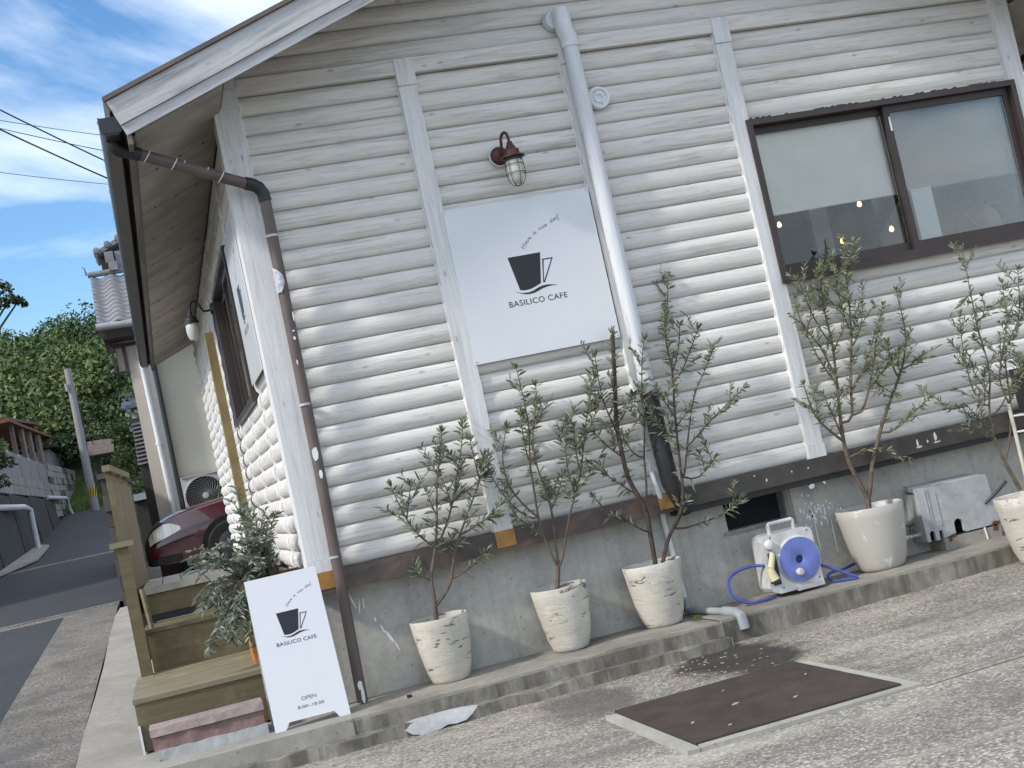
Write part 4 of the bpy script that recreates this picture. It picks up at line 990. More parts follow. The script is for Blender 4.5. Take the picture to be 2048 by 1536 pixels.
olive('short forked olive tree in the pot nearest the brown downpipe', T1, -.085, (.585, -.085, .27), 31, .016, .95, MBARK, MLEAF)
T2[0].append((1.304, .46))
olive('three-stemmed olive tree in second pot from the brown downpipe', T2, -.085, (1.283, -.085, .27), 32, .015, 1.0, MBARK, MLEAF)
olive('tall dark-stemmed olive tree growing in front of the white downpipe', T3, -.085, (1.845, -.085, .27), 33, .014, .8, MBARKD, MLEAF)
olive('biggest bushy olive tree in the large smooth white pot', T4, -.105, (3.255, -.105, .29), 34, .019, 1.0, MBARK, MLEAFG, .055, .13, .34)
olive('olive tree leaning left from the cream pot at right edge', T5, -.52, (3.975, -.58, .2), 35, .013, .95, MBARK, MLEAF, .055, .12)
st = thing('support_stake', 'pale wooden stake holding up the olive tree at right edge', 'stake', (4.02, -.57, .2))
MB().tube([(4.022, -.57, .20), (4.035, -.55, .80)], .011, n=8).build('stake', simple('pale_stake', (0.50, 0.46, 0.38), .7), st)
bc = thing('black_cable', 'short black cable between concrete box and cream pot', 'cable', (4.02, -.2, .2))
MB().tube([(4.055, -.06, .215), (4.12, -.10, .265), (4.20, -.12, .325)], .009, n=8).build('cable', MBLACKP, bc, True)

# planter with the lush shrub behind the A-frame
pl = thing('planter_box', 'orange slatted planter box half hidden behind the folding sign', 'planter', (-.21, .55, .285))
MB().box(-.37, -.05, .40, .72, .30, .70).build('liner', MTERRA, pl)
b = None
for i in range(6): MB().box(-.392, -.3705, .395+i*.056, .440+i*.056, .285, .72).build('slat', MTERRA, pl)
for i in range(6): MB().box(-.385+i*.056, -.340+i*.056, .378, .3995, .285, .72).build('slat', MTERRA, pl)
MB().box(-.40, -.03, .37, .395, .722, .745).box(-.40, -.03, .72, .745, .722, .745).box(-.40, -.375, .3955, .7195, .722, .745).box(-.055, -.03, .3955, .7195, .722, .745).build('rim', MRUST, pl)
MB().box(-.374, -.056, .396, .719, .69, .715).build('bark_mulch', simple('mulch', (0.30, 0.17, 0.10), .9, var=.5, scale=40, bump=.6), pl)
rg = random.Random(50); sh = thing('shrub', 'silvery green shrub spilling out of the orange planter', 'shrub', (-.24, .55, .70))
tb, lb = MB(), MB()
for i in range(74):
    a0 = Vector((-.24+rg.uniform(-.10, .10), .52+rg.uniform(-.1, .1), .70))
    if i < 46: tip = Vector((rg.uniform(-.66, -.22), rg.uniform(.15, .65), rg.uniform(.42, .98)))
    elif i < 58: tip = Vector((rg.uniform(-.54, -.30), rg.uniform(.12, .38), rg.uniform(.36, .62)))
    else: tip = Vector((rg.uniform(-.34, -.10), rg.uniform(.3, .8), rg.uniform(.9, 1.22)))
    if i == 70: tip = Vector((-.30, .5, 1.27))
    if i == 71: tip = Vector((-.34, .5, 1.21))
    if i == 72: tip = Vector((-.10, .45, 1.08))
    mid = a0.lerp(tip, .5)+Vector((0, 0, .12+.1*rg.random())); P = []
    for q in range(13):
        s_ = q/12; P.append(a0*(1-s_)**2+mid*2*s_*(1-s_)+tip*s_**2)
    tb.tube(P[::2], .004, .0015, n=5, cap=False)
    D = resample(P, .013)
    for q in range(2, len(D)):
        if q/len(D) < .22: continue
        ax = (D[q]-D[q-1]).normalized()
        for sd in (0, 1):
            th = rg.uniform(0, 6.28); o = Vector((math.cos(th), math.sin(th), rg.uniform(-.1, .4)))
            leaf(lb, D[q], ax*.6+o*.8, .052*rg.uniform(.65, 1.15), .013, rg)
tb.build('trunk', MBARK, sh, True); o = lb.build('crown', MLEAFS, sh); o['kind'] = 'stuff'

# ================================================================ HOSE REEL
MREEL = simple('dirty_white_plastic', (0.52, 0.52, 0.51), .55, var=.30, scale=9)
MBLUE = simple('blue_plastic', (0.135, 0.175, 0.46), .5, var=.18, scale=12)
MHOSE = simple('blue_hose', (0.045, 0.07, 0.30), .4, var=.25, scale=20)
MCREAM = simple('cream_plastic', (0.55, 0.49, 0.30), .5, var=.12)
hr = thing('hose_reel', 'white garden hose reel with round blue drum on the ledge', 'hose reel', (2.63, -.14, 0))
YF = -.215
outl = [(2.475, .060), (2.49, .038), (2.53, .022), (2.795, .022), (2.81, .04), (2.802, .33), (2.79, .352), (2.75, .362), (2.53, .362), (2.497, .352), (2.485, .325)]
b = MB(); b.prism([(x, YF, z) for x, z in outl], (0, .15, 0)); b.build('body', MREEL, hr)
MB().box(2.497, 2.545, YF-.003, YF+.05, .075, .262).build('nozzle_recess', simple('deep_blue_recess', (0.012, 0.016, 0.06), .6), hr)
MB().lathe([(0, -.034), (.022, -.030), (.030, -.015), (.031, 0)], (2.518, YF, .305), 'y', 18).build('boss', MREEL, hr, True)
c = (2.682, YF, .188)
MB().lathe([(.128, -.016), (.134, -.012), (.138, 0)], c, 'y', 40).build('drum_ring', MREEL, hr, True)
MB().lathe([(.022, -.006), (.026, -.017), (.030, -.019), (.100, -.021), (.126, -.018), (.129, -.010)], c, 'y', 40).build('drum_disc', MBLUE, hr, True)
MB().lathe([(0, -.004), (.024, -.006)], c, 'y', 20).build('hub_hole', simple('dark_blue', (0.015, 0.022, 0.07), .5), hr)
MB().lathe([(0, -.062), (.016, -.060), (.022, -.050), (.022, -.034), (.017, -.022), (.017, -.018)], (2.655, YF, .122), 'y', 18).build('crank_knob', MREEL, hr, True)
b = MB().tube([(2.552, YF+.03, .358), (2.548, YF+.02, .414), (2.553, YF+.02, .420), (2.700, YF+.02, .420), (2.706, YF+.02, .413), (2.708, YF+.03, .358)], .0115, n=8); b.build('handle', MREEL, hr, True)
MB().box(2.63, 2.80, YF-.022, YF-.001, .016, .038).build('foot', MREEL, hr)
for x, z in ((2.535, .345), (2.770, .34), (2.553, .052), (2.785, .06)): MB().lathe([(0, -.002), (.005, -.002), (.005, .001)], (x, YF, z), 'y', 8).build('screw', MINKG, hr)
b = MB().tube([(2.522, YF-.012, .258), (2.512, YF-.022, .235), (2.482, YF-.038, .180)], .016, .019, n=12); b.tube([(2.478, YF-.036, .184), (2.480, YF-.040, .150), (2.492, YF-.046, .108)], .021, .029, n=14); b.build('spray_nozzle', MCREAM, hr, True)
MB().tube([(2.490, YF-.045, .112), (2.493, YF-.0465, .100)], .030, .030, n=14).build('nozzle_rim', MBLACKP, hr, True)
def bez(P, n=26):
    P = [Vector(p) for p in P]; out = []
    for i in range(len(P)-1):
        a, c_ = P[i], P[i+1]; ta = (P[min(i+1, len(P)-1)]-P[max(i-1, 0)])*.5; tc_ = (P[min(i+2, len(P)-1)]-P[i])*.5
        for q in range(8):
            t = q/8; h1 = 2*t**3-3*t**2+1; h2 = -2*t**3+3*t**2; h3 = t**3-2*t**2+t; h4 = t**3-t**2
            out.append(a*h1+c_*h2+ta*h3+tc_*h4)
    out.append(P[-1]); return out
MB().tube(bez([(2.478, -.185, .195), (2.42, -.15, .205), (2.33, -.13, .195), (2.26, -.14, .155), (2.25, -.17, .08), (2.31, -.20, .022), (2.40, -.22, .012), (2.50, -.19, .012)]), .0088, n=8).build('hose', MHOSE, hr, True)
MB().tube(bez([(2.80, -.16, .130), (2.86, -.20, .10), (2.95, -.25, .04), (2.99, -.27, .012), (2.95, -.24, .010), (2.88, -.20, .014), (2.87, -.15, .04), (2.93, -.10, .052), (3.02, -.06, .045), (3.15, .02, .05), (3.35, .03, .075), (3.48, -.01, .125)]), .0088, n=8).build('hose', MHOSE, hr, True)

# ================================================================ CONCRETE BOX, TAP
bx = thing('meter_box', 'grey precast concrete box with arched cut-outs against the plinth', 'concrete box', (3.87, .03, 0))
b = MB(); yF, yB = -.065, .098
def arch(cx, w, h, z0=.085, n=8):
    rr = w/2
    return [(cx-rr, z0)]+[(cx-rr*math.cos(math.pi*i/n), z0+h-rr+rr*math.sin(math.pi*i/n)) for i in range(n+1)]+[(cx+rr, z0)]
x0, x1, zt = 3.612, 4.118, .388; ops = [(3.655, .038, .062), (3.715, .026, .055), (3.845, .062, .082)]
low = []
for cx, w, h in ops:
    low += arch(cx, w, h, .088 if cx > 3.8 else .072)
outer = [(x0, .075)]+low+[(3.886, .080), (4.125, .082), (4.105, zt), (3.70, zt+.004), (x0-.004, zt+.012)]
b.prism([(x, yF, z) for x, z in outer], (0, .022, 0)); b.build('front_panel', MBOXC, bx)
b = MB(); b.prism([(x0-.004, yF+.022, zt+.012), (3.70, yF+.022, zt+.004), (4.105, yF+.022, zt), (4.085, yB, zt+.018), (x0+.02, yB, zt+.028)], (0, 0, -.025)); b.box(x0, x0+.03, yF+.0225, yB, .075, zt-.02); b.box(4.075, 4.103, yF+.0225, yB, .0, zt-.028); b.build('shell', MBOXC, bx)
b = MB().box(3.655, 3.662, yF-.006, yF-.0005, .14, zt).box(3.672, 3.678, yF-.006, yF-.0005, .14, zt).box(3.725, 3.731, yF-.005, yF-.0005, .15, zt-.03); b.build('raised_rib', MBOXC, bx)
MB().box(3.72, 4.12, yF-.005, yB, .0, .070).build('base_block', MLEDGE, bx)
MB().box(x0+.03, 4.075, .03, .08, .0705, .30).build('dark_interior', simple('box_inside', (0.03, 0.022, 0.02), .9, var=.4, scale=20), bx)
MB().lathe([(.026, -.02), (.026, .04), (.018, .04), (.016, -.02)], (3.845, -.02, .115), 'y', 14).build('pipe_stub', MBLACKP, bx, True)
MB().tube([(4.008, yF-.008, .078), (4.014, yF-.008, .004)], .006, n=6).build('white_tie', MWHITEP, bx)
rg = random.Random(14); b = MB()
for x, z, w, h in ((4.095, .085, .07, .03), (4.085, .06, .04, .05), (3.79, .075, .05, .025), (3.765, .06, .03, .03)): splat(b, x, z, w, h, yF-.0072, rg)
b.build('rust_stain', MRUST, bx)['kind'] = 'stuff'
tp = thing('water_tap', 'small tap with green handle and blue hose connector beside concrete box', 'tap', (3.55, -.01, .1))
MB().tube([(3.66, .0, .118), (3.55, .0, .125)], .011, n=10).build('pipe_stub', MCLAMP, tp, True)
MB().tube([(3.555, .0, .125), (3.555, .0, .175)], .012, .009, n=10).build('valve_body', simple('brass', (0.16, 0.15, 0.10), .4, .7, var=.3), tp, True)
MB().tube([(3.558, .0, .123), (3.515, .0, .124)], .014, n=12).build('valve_body', MCLAMP, tp, True)
b = MB()
for i in range(3):
    th = math.pi*i/3; b.tube([(3.555-.034*math.cos(th), -.034*math.sin(th), .196), (3.555, 0, .188), (3.555+.034*math.cos(th), .034*math.sin(th), .196)], .0055, n=6)
b.tube([(3.555, 0, .172), (3.555, 0, .192)], .006, n=6); b.build('tap_handle', simple('green_handle', (0.02, 0.085, 0.085), .4), tp, True)
MB().tube([(3.515, .0, .124), (3.503, .0, .124)], .016, n=12).build('connector', MWHITEP, tp, True); MB().tube([(3.503, 0, .124), (3.468, -.005, .122)], .018, .014, n=12).build('connector', simple('blue_connector', (0.06, 0.12, 0.36), .4), tp, True)

# ================================================================ STEEL PLATE, STONE STEP
pz = -.14
cp = thing('cover_plate', 'dark brown steel cover plate set in the concrete yard', 'cover plate', (1.5, -1.88, pz))
b = MB(); rg = random.Random(19)
for (xa, xb, ya, yb) in ((.985, 1.045, -2.425, -1.44), (1.965, 2.02, -2.425, -1.44), (1.0455, 1.9645, -2.425, -2.37)):
    b.prism([(xa+rg.uniform(-.01, .01), ya, pz-.1), (xb, ya, pz-.1), (xb, yb, pz-.1), (xa+rg.uniform(-.01, .01), yb, pz-.1)], (0, 0, .118))
b.build('mortar_frame', MFRAMEC, cp)
MB().box(1.05, 1.96, -2.365, -1.40, pz-.05, pz+.026).build('plate', MPLATE, cp)
b = MB()
for x, y, s_, a in ((1.42, -1.93, .022, .3), (1.17, -2.05, .018, .8), (1.62, -2.10, .013, .2), (1.25, -2.25, .012, .4), (1.85, -1.75, .012, 1.0), (1.5, -1.62, .010, .5)):
    ca, sa_ = math.cos(a), math.sin(a); b.prism([(x+ca*s_, y+sa_*s_, pz+.0262), (x-sa_*s_*.4, y+ca*s_*.4, pz+.0262), (x-ca*s_, y-sa_*s_, pz+.0262), (x+sa_*s_*.4, y-ca*s_*.4, pz+.0262)], (0, 0, .004))
tagp(b.build('fallen_leaf', simple('dry_leaf', (0.42, 0.36, 0.27), .8, var=.2), loc=(1.45, -1.95, pz+.03)), 'few dry pale leaves scattered on the steel plate', 'leaf', kind='stuff')
b = MB(); rg = random.Random(23)
for _ in range(260):
    x = rg.gauss(1.78, .14); y = -1.37+rg.gauss(0, .03)-abs(rg.gauss(0, .01)); s_ = rg.uniform(.004, .013); z = pz+.001
    b.prism([(x-s_, y-s_*.6, z), (x+s_*.8, y-s_, z), (x+s_, y+s_*.7, z), (x-s_*.6, y+s_, z)], (rg.uniform(-.003, .003), 0, s_*.8))
for _ in range(120):
    x, y = rg.uniform(1.5, 2.1), rg.uniform(-1.25, -.6); s_ = rg.uniform(.003, .009); z = pz+.001
    b.prism([(x-s_, y-s_*.6, z), (x+s_*.8, y-s_, z), (x+s_, y+s_*.7, z), (x-s_*.6, y+s_, z)], (0, 0, s_*.7))
tagp(b.build('gravel', simple('pale_grit', (0.36, 0.30, 0.21), .9, var=.5, scale=60), loc=(1.78, -1.37, pz)), 'loose pale grit heaped along the back edge of the plate', 'gravel', kind='stuff')
# moss tufts
b = MB()
for _ in range(60):
    x, y = rg.gauss(1.93, .03), rg.gauss(-1.36, .012); b.tri((x-.006, y, pz), (x+.006, y, pz), (x+rg.gauss(0, .012), y, pz+rg.uniform(.012, .03)))
for _ in range(40):
    x, y = rg.gauss(2.0, .012), rg.gauss(-.20, .02); b.tri((x-.006, y, 0), (x+.006, y, 0), (x+rg.gauss(0, .012), y, rg.uniform(.012, .03)))
tagp(b.build('moss', MGRASS, loc=(1.93, -1.36, pz)), 'tiny green weeds sprouting in cracks by the plate and ledge', 'weeds', kind='stuff')
# white mortar smear on the footing
def foot_z(y): return -.078 if y > -.578 else -.078-(-.578-y)*1.4
b = MB(); rg = random.Random(30); nA, nR = 28, 6; rimj = [rg.uniform(.82, 1.08) for _ in range(nA)]; cx_, cy_ = .40, -.555
b.v.append((cx_, cy_, foot_z(cy_)+.009))
for rI in range(1, nR+1):
    for a_ in range(nA):
        th = 2*math.pi*a_/nA; q = rI/nR*(rimj[a_]*.5+rimj[a_-1]*.5); y = cy_+.068*q*math.sin(th); x = cx_+.215*q*math.cos(th)+.25*(y-cy_)
        b.v.append((x, y, foot_z(y)+.009*(1-(rI/nR)**2)+rg.uniform(-.003, .003)-.004*(rI == nR)))
for a_ in range(nA):
    e_ = (a_+1) % nA; b.f.append((0, 1+a_, 1+e_))
    for rI in range(nR-1): b.f.append((1+rI*nA+a_, 1+(rI+1)*nA+a_, 1+(rI+1)*nA+e_, 1+rI*nA+e_))
struct('mortar_patch', b, MORT, True)
sb_ = thing('stone_block', 'low reddish stone block on a mortar bed before the steps', 'stone block', (-.70, -.15, 0))
b = rough_bar(-.985, -.430, -.235, -.05, lambda x: .052, .125, .06, .005); b.build('block', concrete('red_stone', (0.205, 0.135, 0.125), .45, .55, scale=3.5), sb_)
rough_bar(-.992, -.422, -.245, -.04, lambda x: .122, .160, .06, .007).build('cap_course', concrete('pink_stone', (0.31, 0.245, 0.23), .4, .5, scale=3.5), sb_)
rough_bar(-.975, -.420, -.250, -.05, lambda x: -.005, .052, .05, .004).build('mortar_bed', concrete('pale_mortar', (0.34, 0.345, 0.34), .2, .3), sb_)
b = MB(); rg = random.Random(77); b.box(.30, .325, -.30, -.28, .001, .014); 
tagp(b.build('debris_scrap', MBLACKP, loc=(.31, -.29, 0)), 'small black scrap lying on the ledge near the brown downpipe', 'scrap')

# ================================================================ STEPS, RAILING, DECK
sp = thing('wooden_steps', 'olive painted wooden box steps leading up to the deck', 'steps', (-.55, .9, 0))
MB().box(-1.052, -.06, .10, .125, .012, .262).build('riser', MOLIVE, sp); MB().box(-1.052, -1.030, .1255, 1.27, .012, .262).build('side_board', MOLIVE, sp)
for i in range(6): MB().box(-1.058, -.05, .09+i*.197, .09+i*.197+.193, .262, .288).build('tread_board', MOLIVEL if i < 20 else MOLIVE, sp)
MB().box(-1.054, -1.043, .085, .0985, .0, .15).build('corner_strip', MWHITEP, sp)
MB().box(-.955, -.06, 1.272, 1.295, .288, .528).build('riser', MOLIVE, sp)
for i in range(3): MB().box(-.965, -.05, 1.262+i*.19, 1.262+i*.19+.186, .528, .552).build('tread_board', MOLIVE, sp)
MB().box(-.93, -.06, 1.836, 1.86, .60, .735).build('riser', MOLIVE, sp); MB().box(-.93, -.06, 1.845, 1.87, .553, .60).build('riser_gap_shade', MBLACKP, sp)  # second box: black strip stands in for shade in the gap under the riser
dk = thing('wooden_deck', 'pale grey board deck at the top of the olive steps', 'deck', (-.5, 2.6, .74))
MB().box(-.945, -.045, 1.815, 1.845, .736, .782).build('edge_board', simple('worn_edge', (0.33, 0.31, 0.26), .7, var=.2), dk)
for i in range(7): MB().box(-.94+i*.128, -.94+i*.128+.121, 1.846, 3.36, .756, .780).build('deck_board', MDECK, dk)
MB().box(-.94, -.05, 1.87, 3.34, .60, .755).build('joist', MOLIVE, dk)
rl = thing('stair_railing', 'olive newel post and tall capped board screen beside the steps', 'railing', (-1.0, 1.2, .288))
MB().box(-1.030, -.960, 1.165, 1.235, .288, 1.078).build('newel_post', MOLIVE, rl)
MB().box(-1.065, -.925, 1.145, 1.255, 1.078, 1.112).build('newel_cap', MOLIVEL, rl)
b = MB().tube([(-.905, 1.33, .288), (-.935, 1.33, .80)], .016, n=4); b.build('strip_board', MOLIVEL, rl)
A, Bp = Vector((-1.030, 1.70, 0)), Vector((-.950, 3.30, 0)); dv = (Bp-A); nv = Vector((dv.y, -dv.x, 0)).normalized()*.030
npl = 5
for i in range(npl):
    a, c_ = A+dv*(i/npl+.002), A+dv*((i+1)/npl-.002)
    MB().prism([(a.x, a.y, .30), (c_.x, c_.y, .30), (c_.x+nv.x, c_.y+nv.y, .30), (a.x+nv.x, a.y+nv.y, .30)], (0, 0, 1.21)).build('board', MOLIVE, rl)
a, c_ = A-dv*.012-nv*.3, Bp+dv*.012-nv*.3; n3 = nv*1.6
MB().prism([(a.x, a.y, 1.575), (c_.x, c_.y, 1.575), (c_.x+n3.x, c_.y+n3.y, 1.575), (a.x+n3.x, a.y+n3.y, 1.575)], (0, 0, .04)).build('cap_rail', MOLIVEL, rl)
for i in range(3):
    p = A+dv*(.12+.36*i)+nv*.2; MB().box(p.x-.02, p.x+.03, p.y-.03, p.y+.03, 1.5105, 1.5745).build('bracket_block', MOLIVE, rl)
# ================================================================ CAR
MCAR = N('maroon_car_paint', .25, .0, .6); MCAR.b.inputs['Coat Weight'].default_value = .9; MCAR.b.inputs['Coat Roughness'].default_value = .04
MCAR.col((0.060, 0.006, 0.014)); MCAR = MCAR.m
ca = thing('parked_car', 'maroon parked car with its nose poking out behind the cafe', 'car', (.6, 10.1, .37))
YC = 10.13
ST = [(-1.03, .50, .60, .78, .86, .46), (-.99, .66, .58, .80, .93, .57), (-.90, .74, .57, .84, 1.06, .66), (-.75, .79, .57, .87, 1.15, .72), (-.5, .815, .57, .92, 1.20, .745), (-.2, .83, .57, .97, 1.235, .755), (.2, .84, .56, 1.02, 1.275, .76), (.7, .84, .55, 1.06, 1.32, .765), (1.4, .84, .55, 1.07, 1.33, .77), (2.4, .83, .55, 1.08, 1.33, .76), (2.9, .80, .57, 1.06, 1.30, .72), (3.05, .66, .62, .98, 1.16, .58)]
def car_sec(s):
    x, hw, zb, zm, zt, hs = s
    half = [(hw*.93, zb), (hw*.985, zb+.10), (hw, zm-.06), (hw*.995, zm+.02), (lerp(hw, hs, .55), lerp(zm, zt, .62)), (hs, lerp(zm, zt, .90)), (hs*.6, zt-.004), (0, zt)]
    return [(x, YC-y, z) for y, z in half]+[(x, YC+y, z) for y, z in half[-2::-1]]
b = MB(); secs = [car_sec(s) for s in ST]
for s in secs: b.v += s
K = len(secs[0])
for i in range(len(secs)-1):
    for j in range(K-1): b.f.append((i*K+j, i*K+j+1, (i+1)*K+j+1, (i+1)*K+j))
b.f.append(tuple(range(K))[::-1]); b.f.append(tuple((len(secs)-1)*K+j for j in range(K)))
o = b.build('body', MCAR, ca, True, 35); md = o.modifiers.new('sub', 'SUBSURF'); md.levels = md.render_levels = 2
b = MB(); cs = [(.75, .70, 1.33, 1.34), (1.25, .62, 1.33, 1.72), (2.2, .62, 1.33, 1.76), (2.85, .68, 1.30, 1.34)]
for x, hw, z0, z1 in cs: b.v += [(x, YC-.76, z0), (x, YC-hw, z1), (x, YC+hw, z1), (x, YC+.76, z0)]
for i in range(3):
    for j in range(3): b.f.append((i*4+j, i*4+j+1, (i+1)*4+j+1, (i+1)*4+j))
b.build('cabin_glass', simple('car_glass', (0.015, 0.018, 0.02), .05), ca)
MTYRE = simple('tyre_rubber', (0.012, 0.012, 0.013), .8)
for wx in (.0, 2.35):
    for sg_ in (-1, 1):
        y = YC+sg_*.80
        MB().lathe([(0, -.052), (.355, -.052), (.355, .03), (0, .03)], (wx, y, .66), 'y', 28).build('wheel_arch', simple('arch_liner', (0.006, 0.006, 0.007), .9), ca)
        w_ = MB().lathe([(.18, -.065), (.27, -.070), (.295, -.05), (.295, .10), (.18, .10)], (wx, y, .66), 'y', 28).build('wheel', MTYRE, ca, True)
        MB().lathe([(0, -.060), (.05, -.066), (.17, -.058), (.185, -.05)], (wx, y, .66), 'y', 20).build('rim', simple('dark_rim', (0.05, 0.05, 0.052), .5, .5), w_, True)
def car_pt(x, t):
    for a, c in zip(ST[:-1], ST[1:]):
        if a[0] <= x <= c[0]:
            q = (x-a[0])/(c[0]-a[0]); s = car_sec(tuple(lerp(m_, n_, q) for m_, n_ in zip(a, c)))[:8]; break
    f = t*7; i = min(6, int(f)); return Vector(s[i]).lerp(Vector(s[i+1]), f-i)
def car_patch(name, x0, x1, tl, th, off, mat, nx=10, nt_=5):
    b = MB(); G = []
    for i in range(nx+1):
        x = lerp(x0, x1, i/nx); row = []
        for j in range(nt_+1):
            t0_, t1_ = tl(i/nx), th(i/nx); p = car_pt(x, lerp(t0_, t1_, j/nt_)); p += Vector((-.3, -1, .25)).normalized()*off; row.append(tuple(p))
        G.append(row)
    for i in range(nx):
        for j in range(nt_): b.quad(G[i][j], G[i+1][j], G[i+1][j+1], G[i][j+1])
    return b.build(name, mat, ca, True, 60)
k = N('headlamp_lens', .08, 0, .6); k.b.inputs['Coat Weight'].default_value = 1.0
k.col(k.ramp(k.noise(k.obj((5, 1, 1), False), 1.2, 2), (.42, (0.46, 0.44, 0.34)), (.58, (0.75, 0.78, 0.80)))); 
hl = car_patch('headlight', -.95, -.56, lambda q: .40+.05*q, lambda q: .575+.04*math.sin(q*3.1)-.09*q*q, .012, k.m)
car_patch('headlight_surround', -.96, -.90, lambda q: .38, lambda q: .58, .010, MBLACKP, 3)
car_patch('bumper_groove', -.90, -.42, lambda q: .265, lambda q: .275+.02*math.sin(q*3.14), .006, simple('groove_dark', (0.02, 0.004, 0.006), .6))
car_patch('bumper_lip', -.97, -.42, lambda q: .30, lambda q: .318, .012, MCAR)
car_patch('lower_intake', -.97, -.60, lambda q: .02, lambda q: .14, .006, MBLACKP)

for o_ in list(bpy.data.objects):
    if o_.parent is ca: o_.location.z += .16
# ================================================================ NEIGHBOUR HOUSE WITH TILED ROOF
MCREAMW = simple('cream_stucco', (0.56, 0.52, 0.425), .9, var=.05, scale=2)
MPINKW = simple('pinkish_stucco', (0.50, 0.44, 0.375), .9, var=.06, scale=2)
MTIMB = simple('dark_timber', (0.035, 0.026, 0.024), .7)
MTILE = simple('grey_roof_tile', (0.19, 0.19, 0.205), .5, var=.22, scale=9)
nh = thing('neighbour_house', 'cream stucco house with grey wavy tiled roof behind the cafe', 'house', (1, 13, .4))
MB().box(-.465, 6, 12.0, 12.3, .3, 4.2).build('wall', MCREAMW, nh)
MB().box(-.79, -.467, 11.92, 13.6, 1.275, 3.86).build('wall', MPINKW, nh)
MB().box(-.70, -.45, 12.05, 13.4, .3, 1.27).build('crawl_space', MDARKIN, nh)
dpw = MB().tube([(-.62, 11.86, 3.7), (-.575, 11.86, .9)], .037, n=10).build('downpipe', MWHITEP, nh, True)
MB().lathe([(.044, -.02), (.044, .02)], (-.60, 11.86, 2.35), n=12).build('pipe_joint', MWHITEP, dpw)
MB().box(-.545, -.475, 11.88, 11.9995, .6, 3.75).build('wall_strip', simple('white_strip', (0.60, 0.60, 0.56), .8, var=.1), nh)
MB().tube([(-.455, 11.86, 3.7), (-.452, 11.86, .9)], .034, n=10).build('downpipe', MBLACKP, nh, True)
# timbered gable end
for a in ((-.99, -.955, 11.85, 12.0, 3.42, 4.0), (-.93, -.79, 11.94, 11.95, 3.40, 3.86), (-.954, -.79, 11.88, 11.93, 3.40, 3.44), (-.954, -.6, 11.86, 11.93, 3.78, 3.82), (-.84, -.80, 11.88, 11.915, 3.46, 3.78)):
    MB().box(*a).build('timber', MTIMB if a[1]-a[0] < .13 or a[5]-a[4] < .1 else MPINKW, nh)
MB().box(-1.05, .4, 11.45, 13.0, 3.86, 3.95).build('eave_underside', MTIMB, nh)
# tile roof: rows of overlapping wave tiles
RX0, RX1, RY0, RZ0, RY1, RZ1 = -1.09, .8, 11.42, 4.06, 13.25, 5.06
rf = MB().prism([(RX0+.03, RY0+.05, RZ0-.05), (RX1, RY0+.05, RZ0-.05), (RX1, RY1, RZ1-.05), (RX0+.03, RY1, RZ1-.05)], (0, 0, -.06)).build('roof', MTIMB, nh)
nrow, wt = 12, .29
def tile_mb():
    b = MB(); n = 10; L_ = math.hypot(RY1-RY0, RZ1-RZ0)/nrow*1.22; uy, uz = (RY1-RY0), (RZ1-RZ0); l = math.hypot(uy, uz); uy, uz = uy/l, uz/l
    def h(t): return .030*math.cos(2*math.pi*t*1.0)*(1.0 if t < .25 or t > .75 else 1.15)
    for i in range(n):
        t0, t1 = i/n, (i+1)/n
        a = (t0*wt, 0, h(t0)+.020); e = (t1*wt, 0, h(t1)+.020)
        c_ = (t1*wt, uy*L_, uz*L_+h(t1)); d_ = (t0*wt, uy*L_, uz*L_+h(t0)); b.quad(a, e, c_, d_)
        b.quad((a[0], 0, a[2]-.022), (e[0], 0, e[2]-.022), e, a)
    return b
o = tile_mb().build('roof_tile', MTILE, rf, True, 50); tile = o.data; bpy.data.objects.remove(o)
for v in tile.vertices: v.co += wl(rf)
for i in range(nrow):
    for j in range(6):
        put(tile, 'roof_tile', rf, (RX0+j*wt, lerp(RY0, RY1, i/nrow), lerp(RZ0, RZ1, i/nrow)))
MB().tube([(RX0-.02, RY0-.06, RZ0-.035), (-.62, RY0-.06, RZ0-.055)], .05, n=12).build('gutter', MGREYP, nh, True)
MB().box(RX0-.01, -.6, RY0+.02, RY0+.06, RZ0-.17, RZ0-.09).build('eave_board', MTIMB, nh)
rdg = MB().tube([(RX0-.03, RY1, RZ1+.06), (RX1, RY1, RZ1+.05)], .045, n=10).build('ridge_tile', MTILE, nh, True)
b = MB().tube([(RX0-.05, RY1-.01, RZ1+.06), (RX0-.06, RY1-.01, RZ1+.16), (RX0-.09, RY1-.01, RZ1+.20)], .02, .006, n=6); b.build('ridge_ornament', MTILE, nh, True)
for x, z0_, z1_, y_ in ((-.80, RZ1+.06, RZ1+.19, 13.15), (-.83, RZ1+.20, RZ1+.36, 13.2)): MB().box(x, x+.13, y_, y_+.2, z0_, z1_).build('ridge_stack', MTILE, nh)
MB().box(-.68, .8, 13.25, 13.4, RZ1+.08, RZ1+.36).build('ridge_stack', MTILE, nh)
MB().prism([(-.97, 13.3, 5.46), (-.94, 13.3, 5.40), (.4, 13.3, 6.0), (.4, 13.3, 6.08)], (0, .8, 0)).build('upper_roof', MTILE, nh)
for i in range(6): MB().lathe([(0, -.06), (.048, -.05), (.052, .30), (0, .30)], (-.93+i*.17, 13.28, 5.47+i*.075), 'y', 10).build('verge_tile', MTILE, nh, True)
MB().prism([(-.90, 13.42, 5.40), (.4, 13.42, 5.98), (.4, 13.42, 5.2), (-.90, 13.42, 5.2)], (0, .05, 0)).build('gable_board', MTIMB, nh)
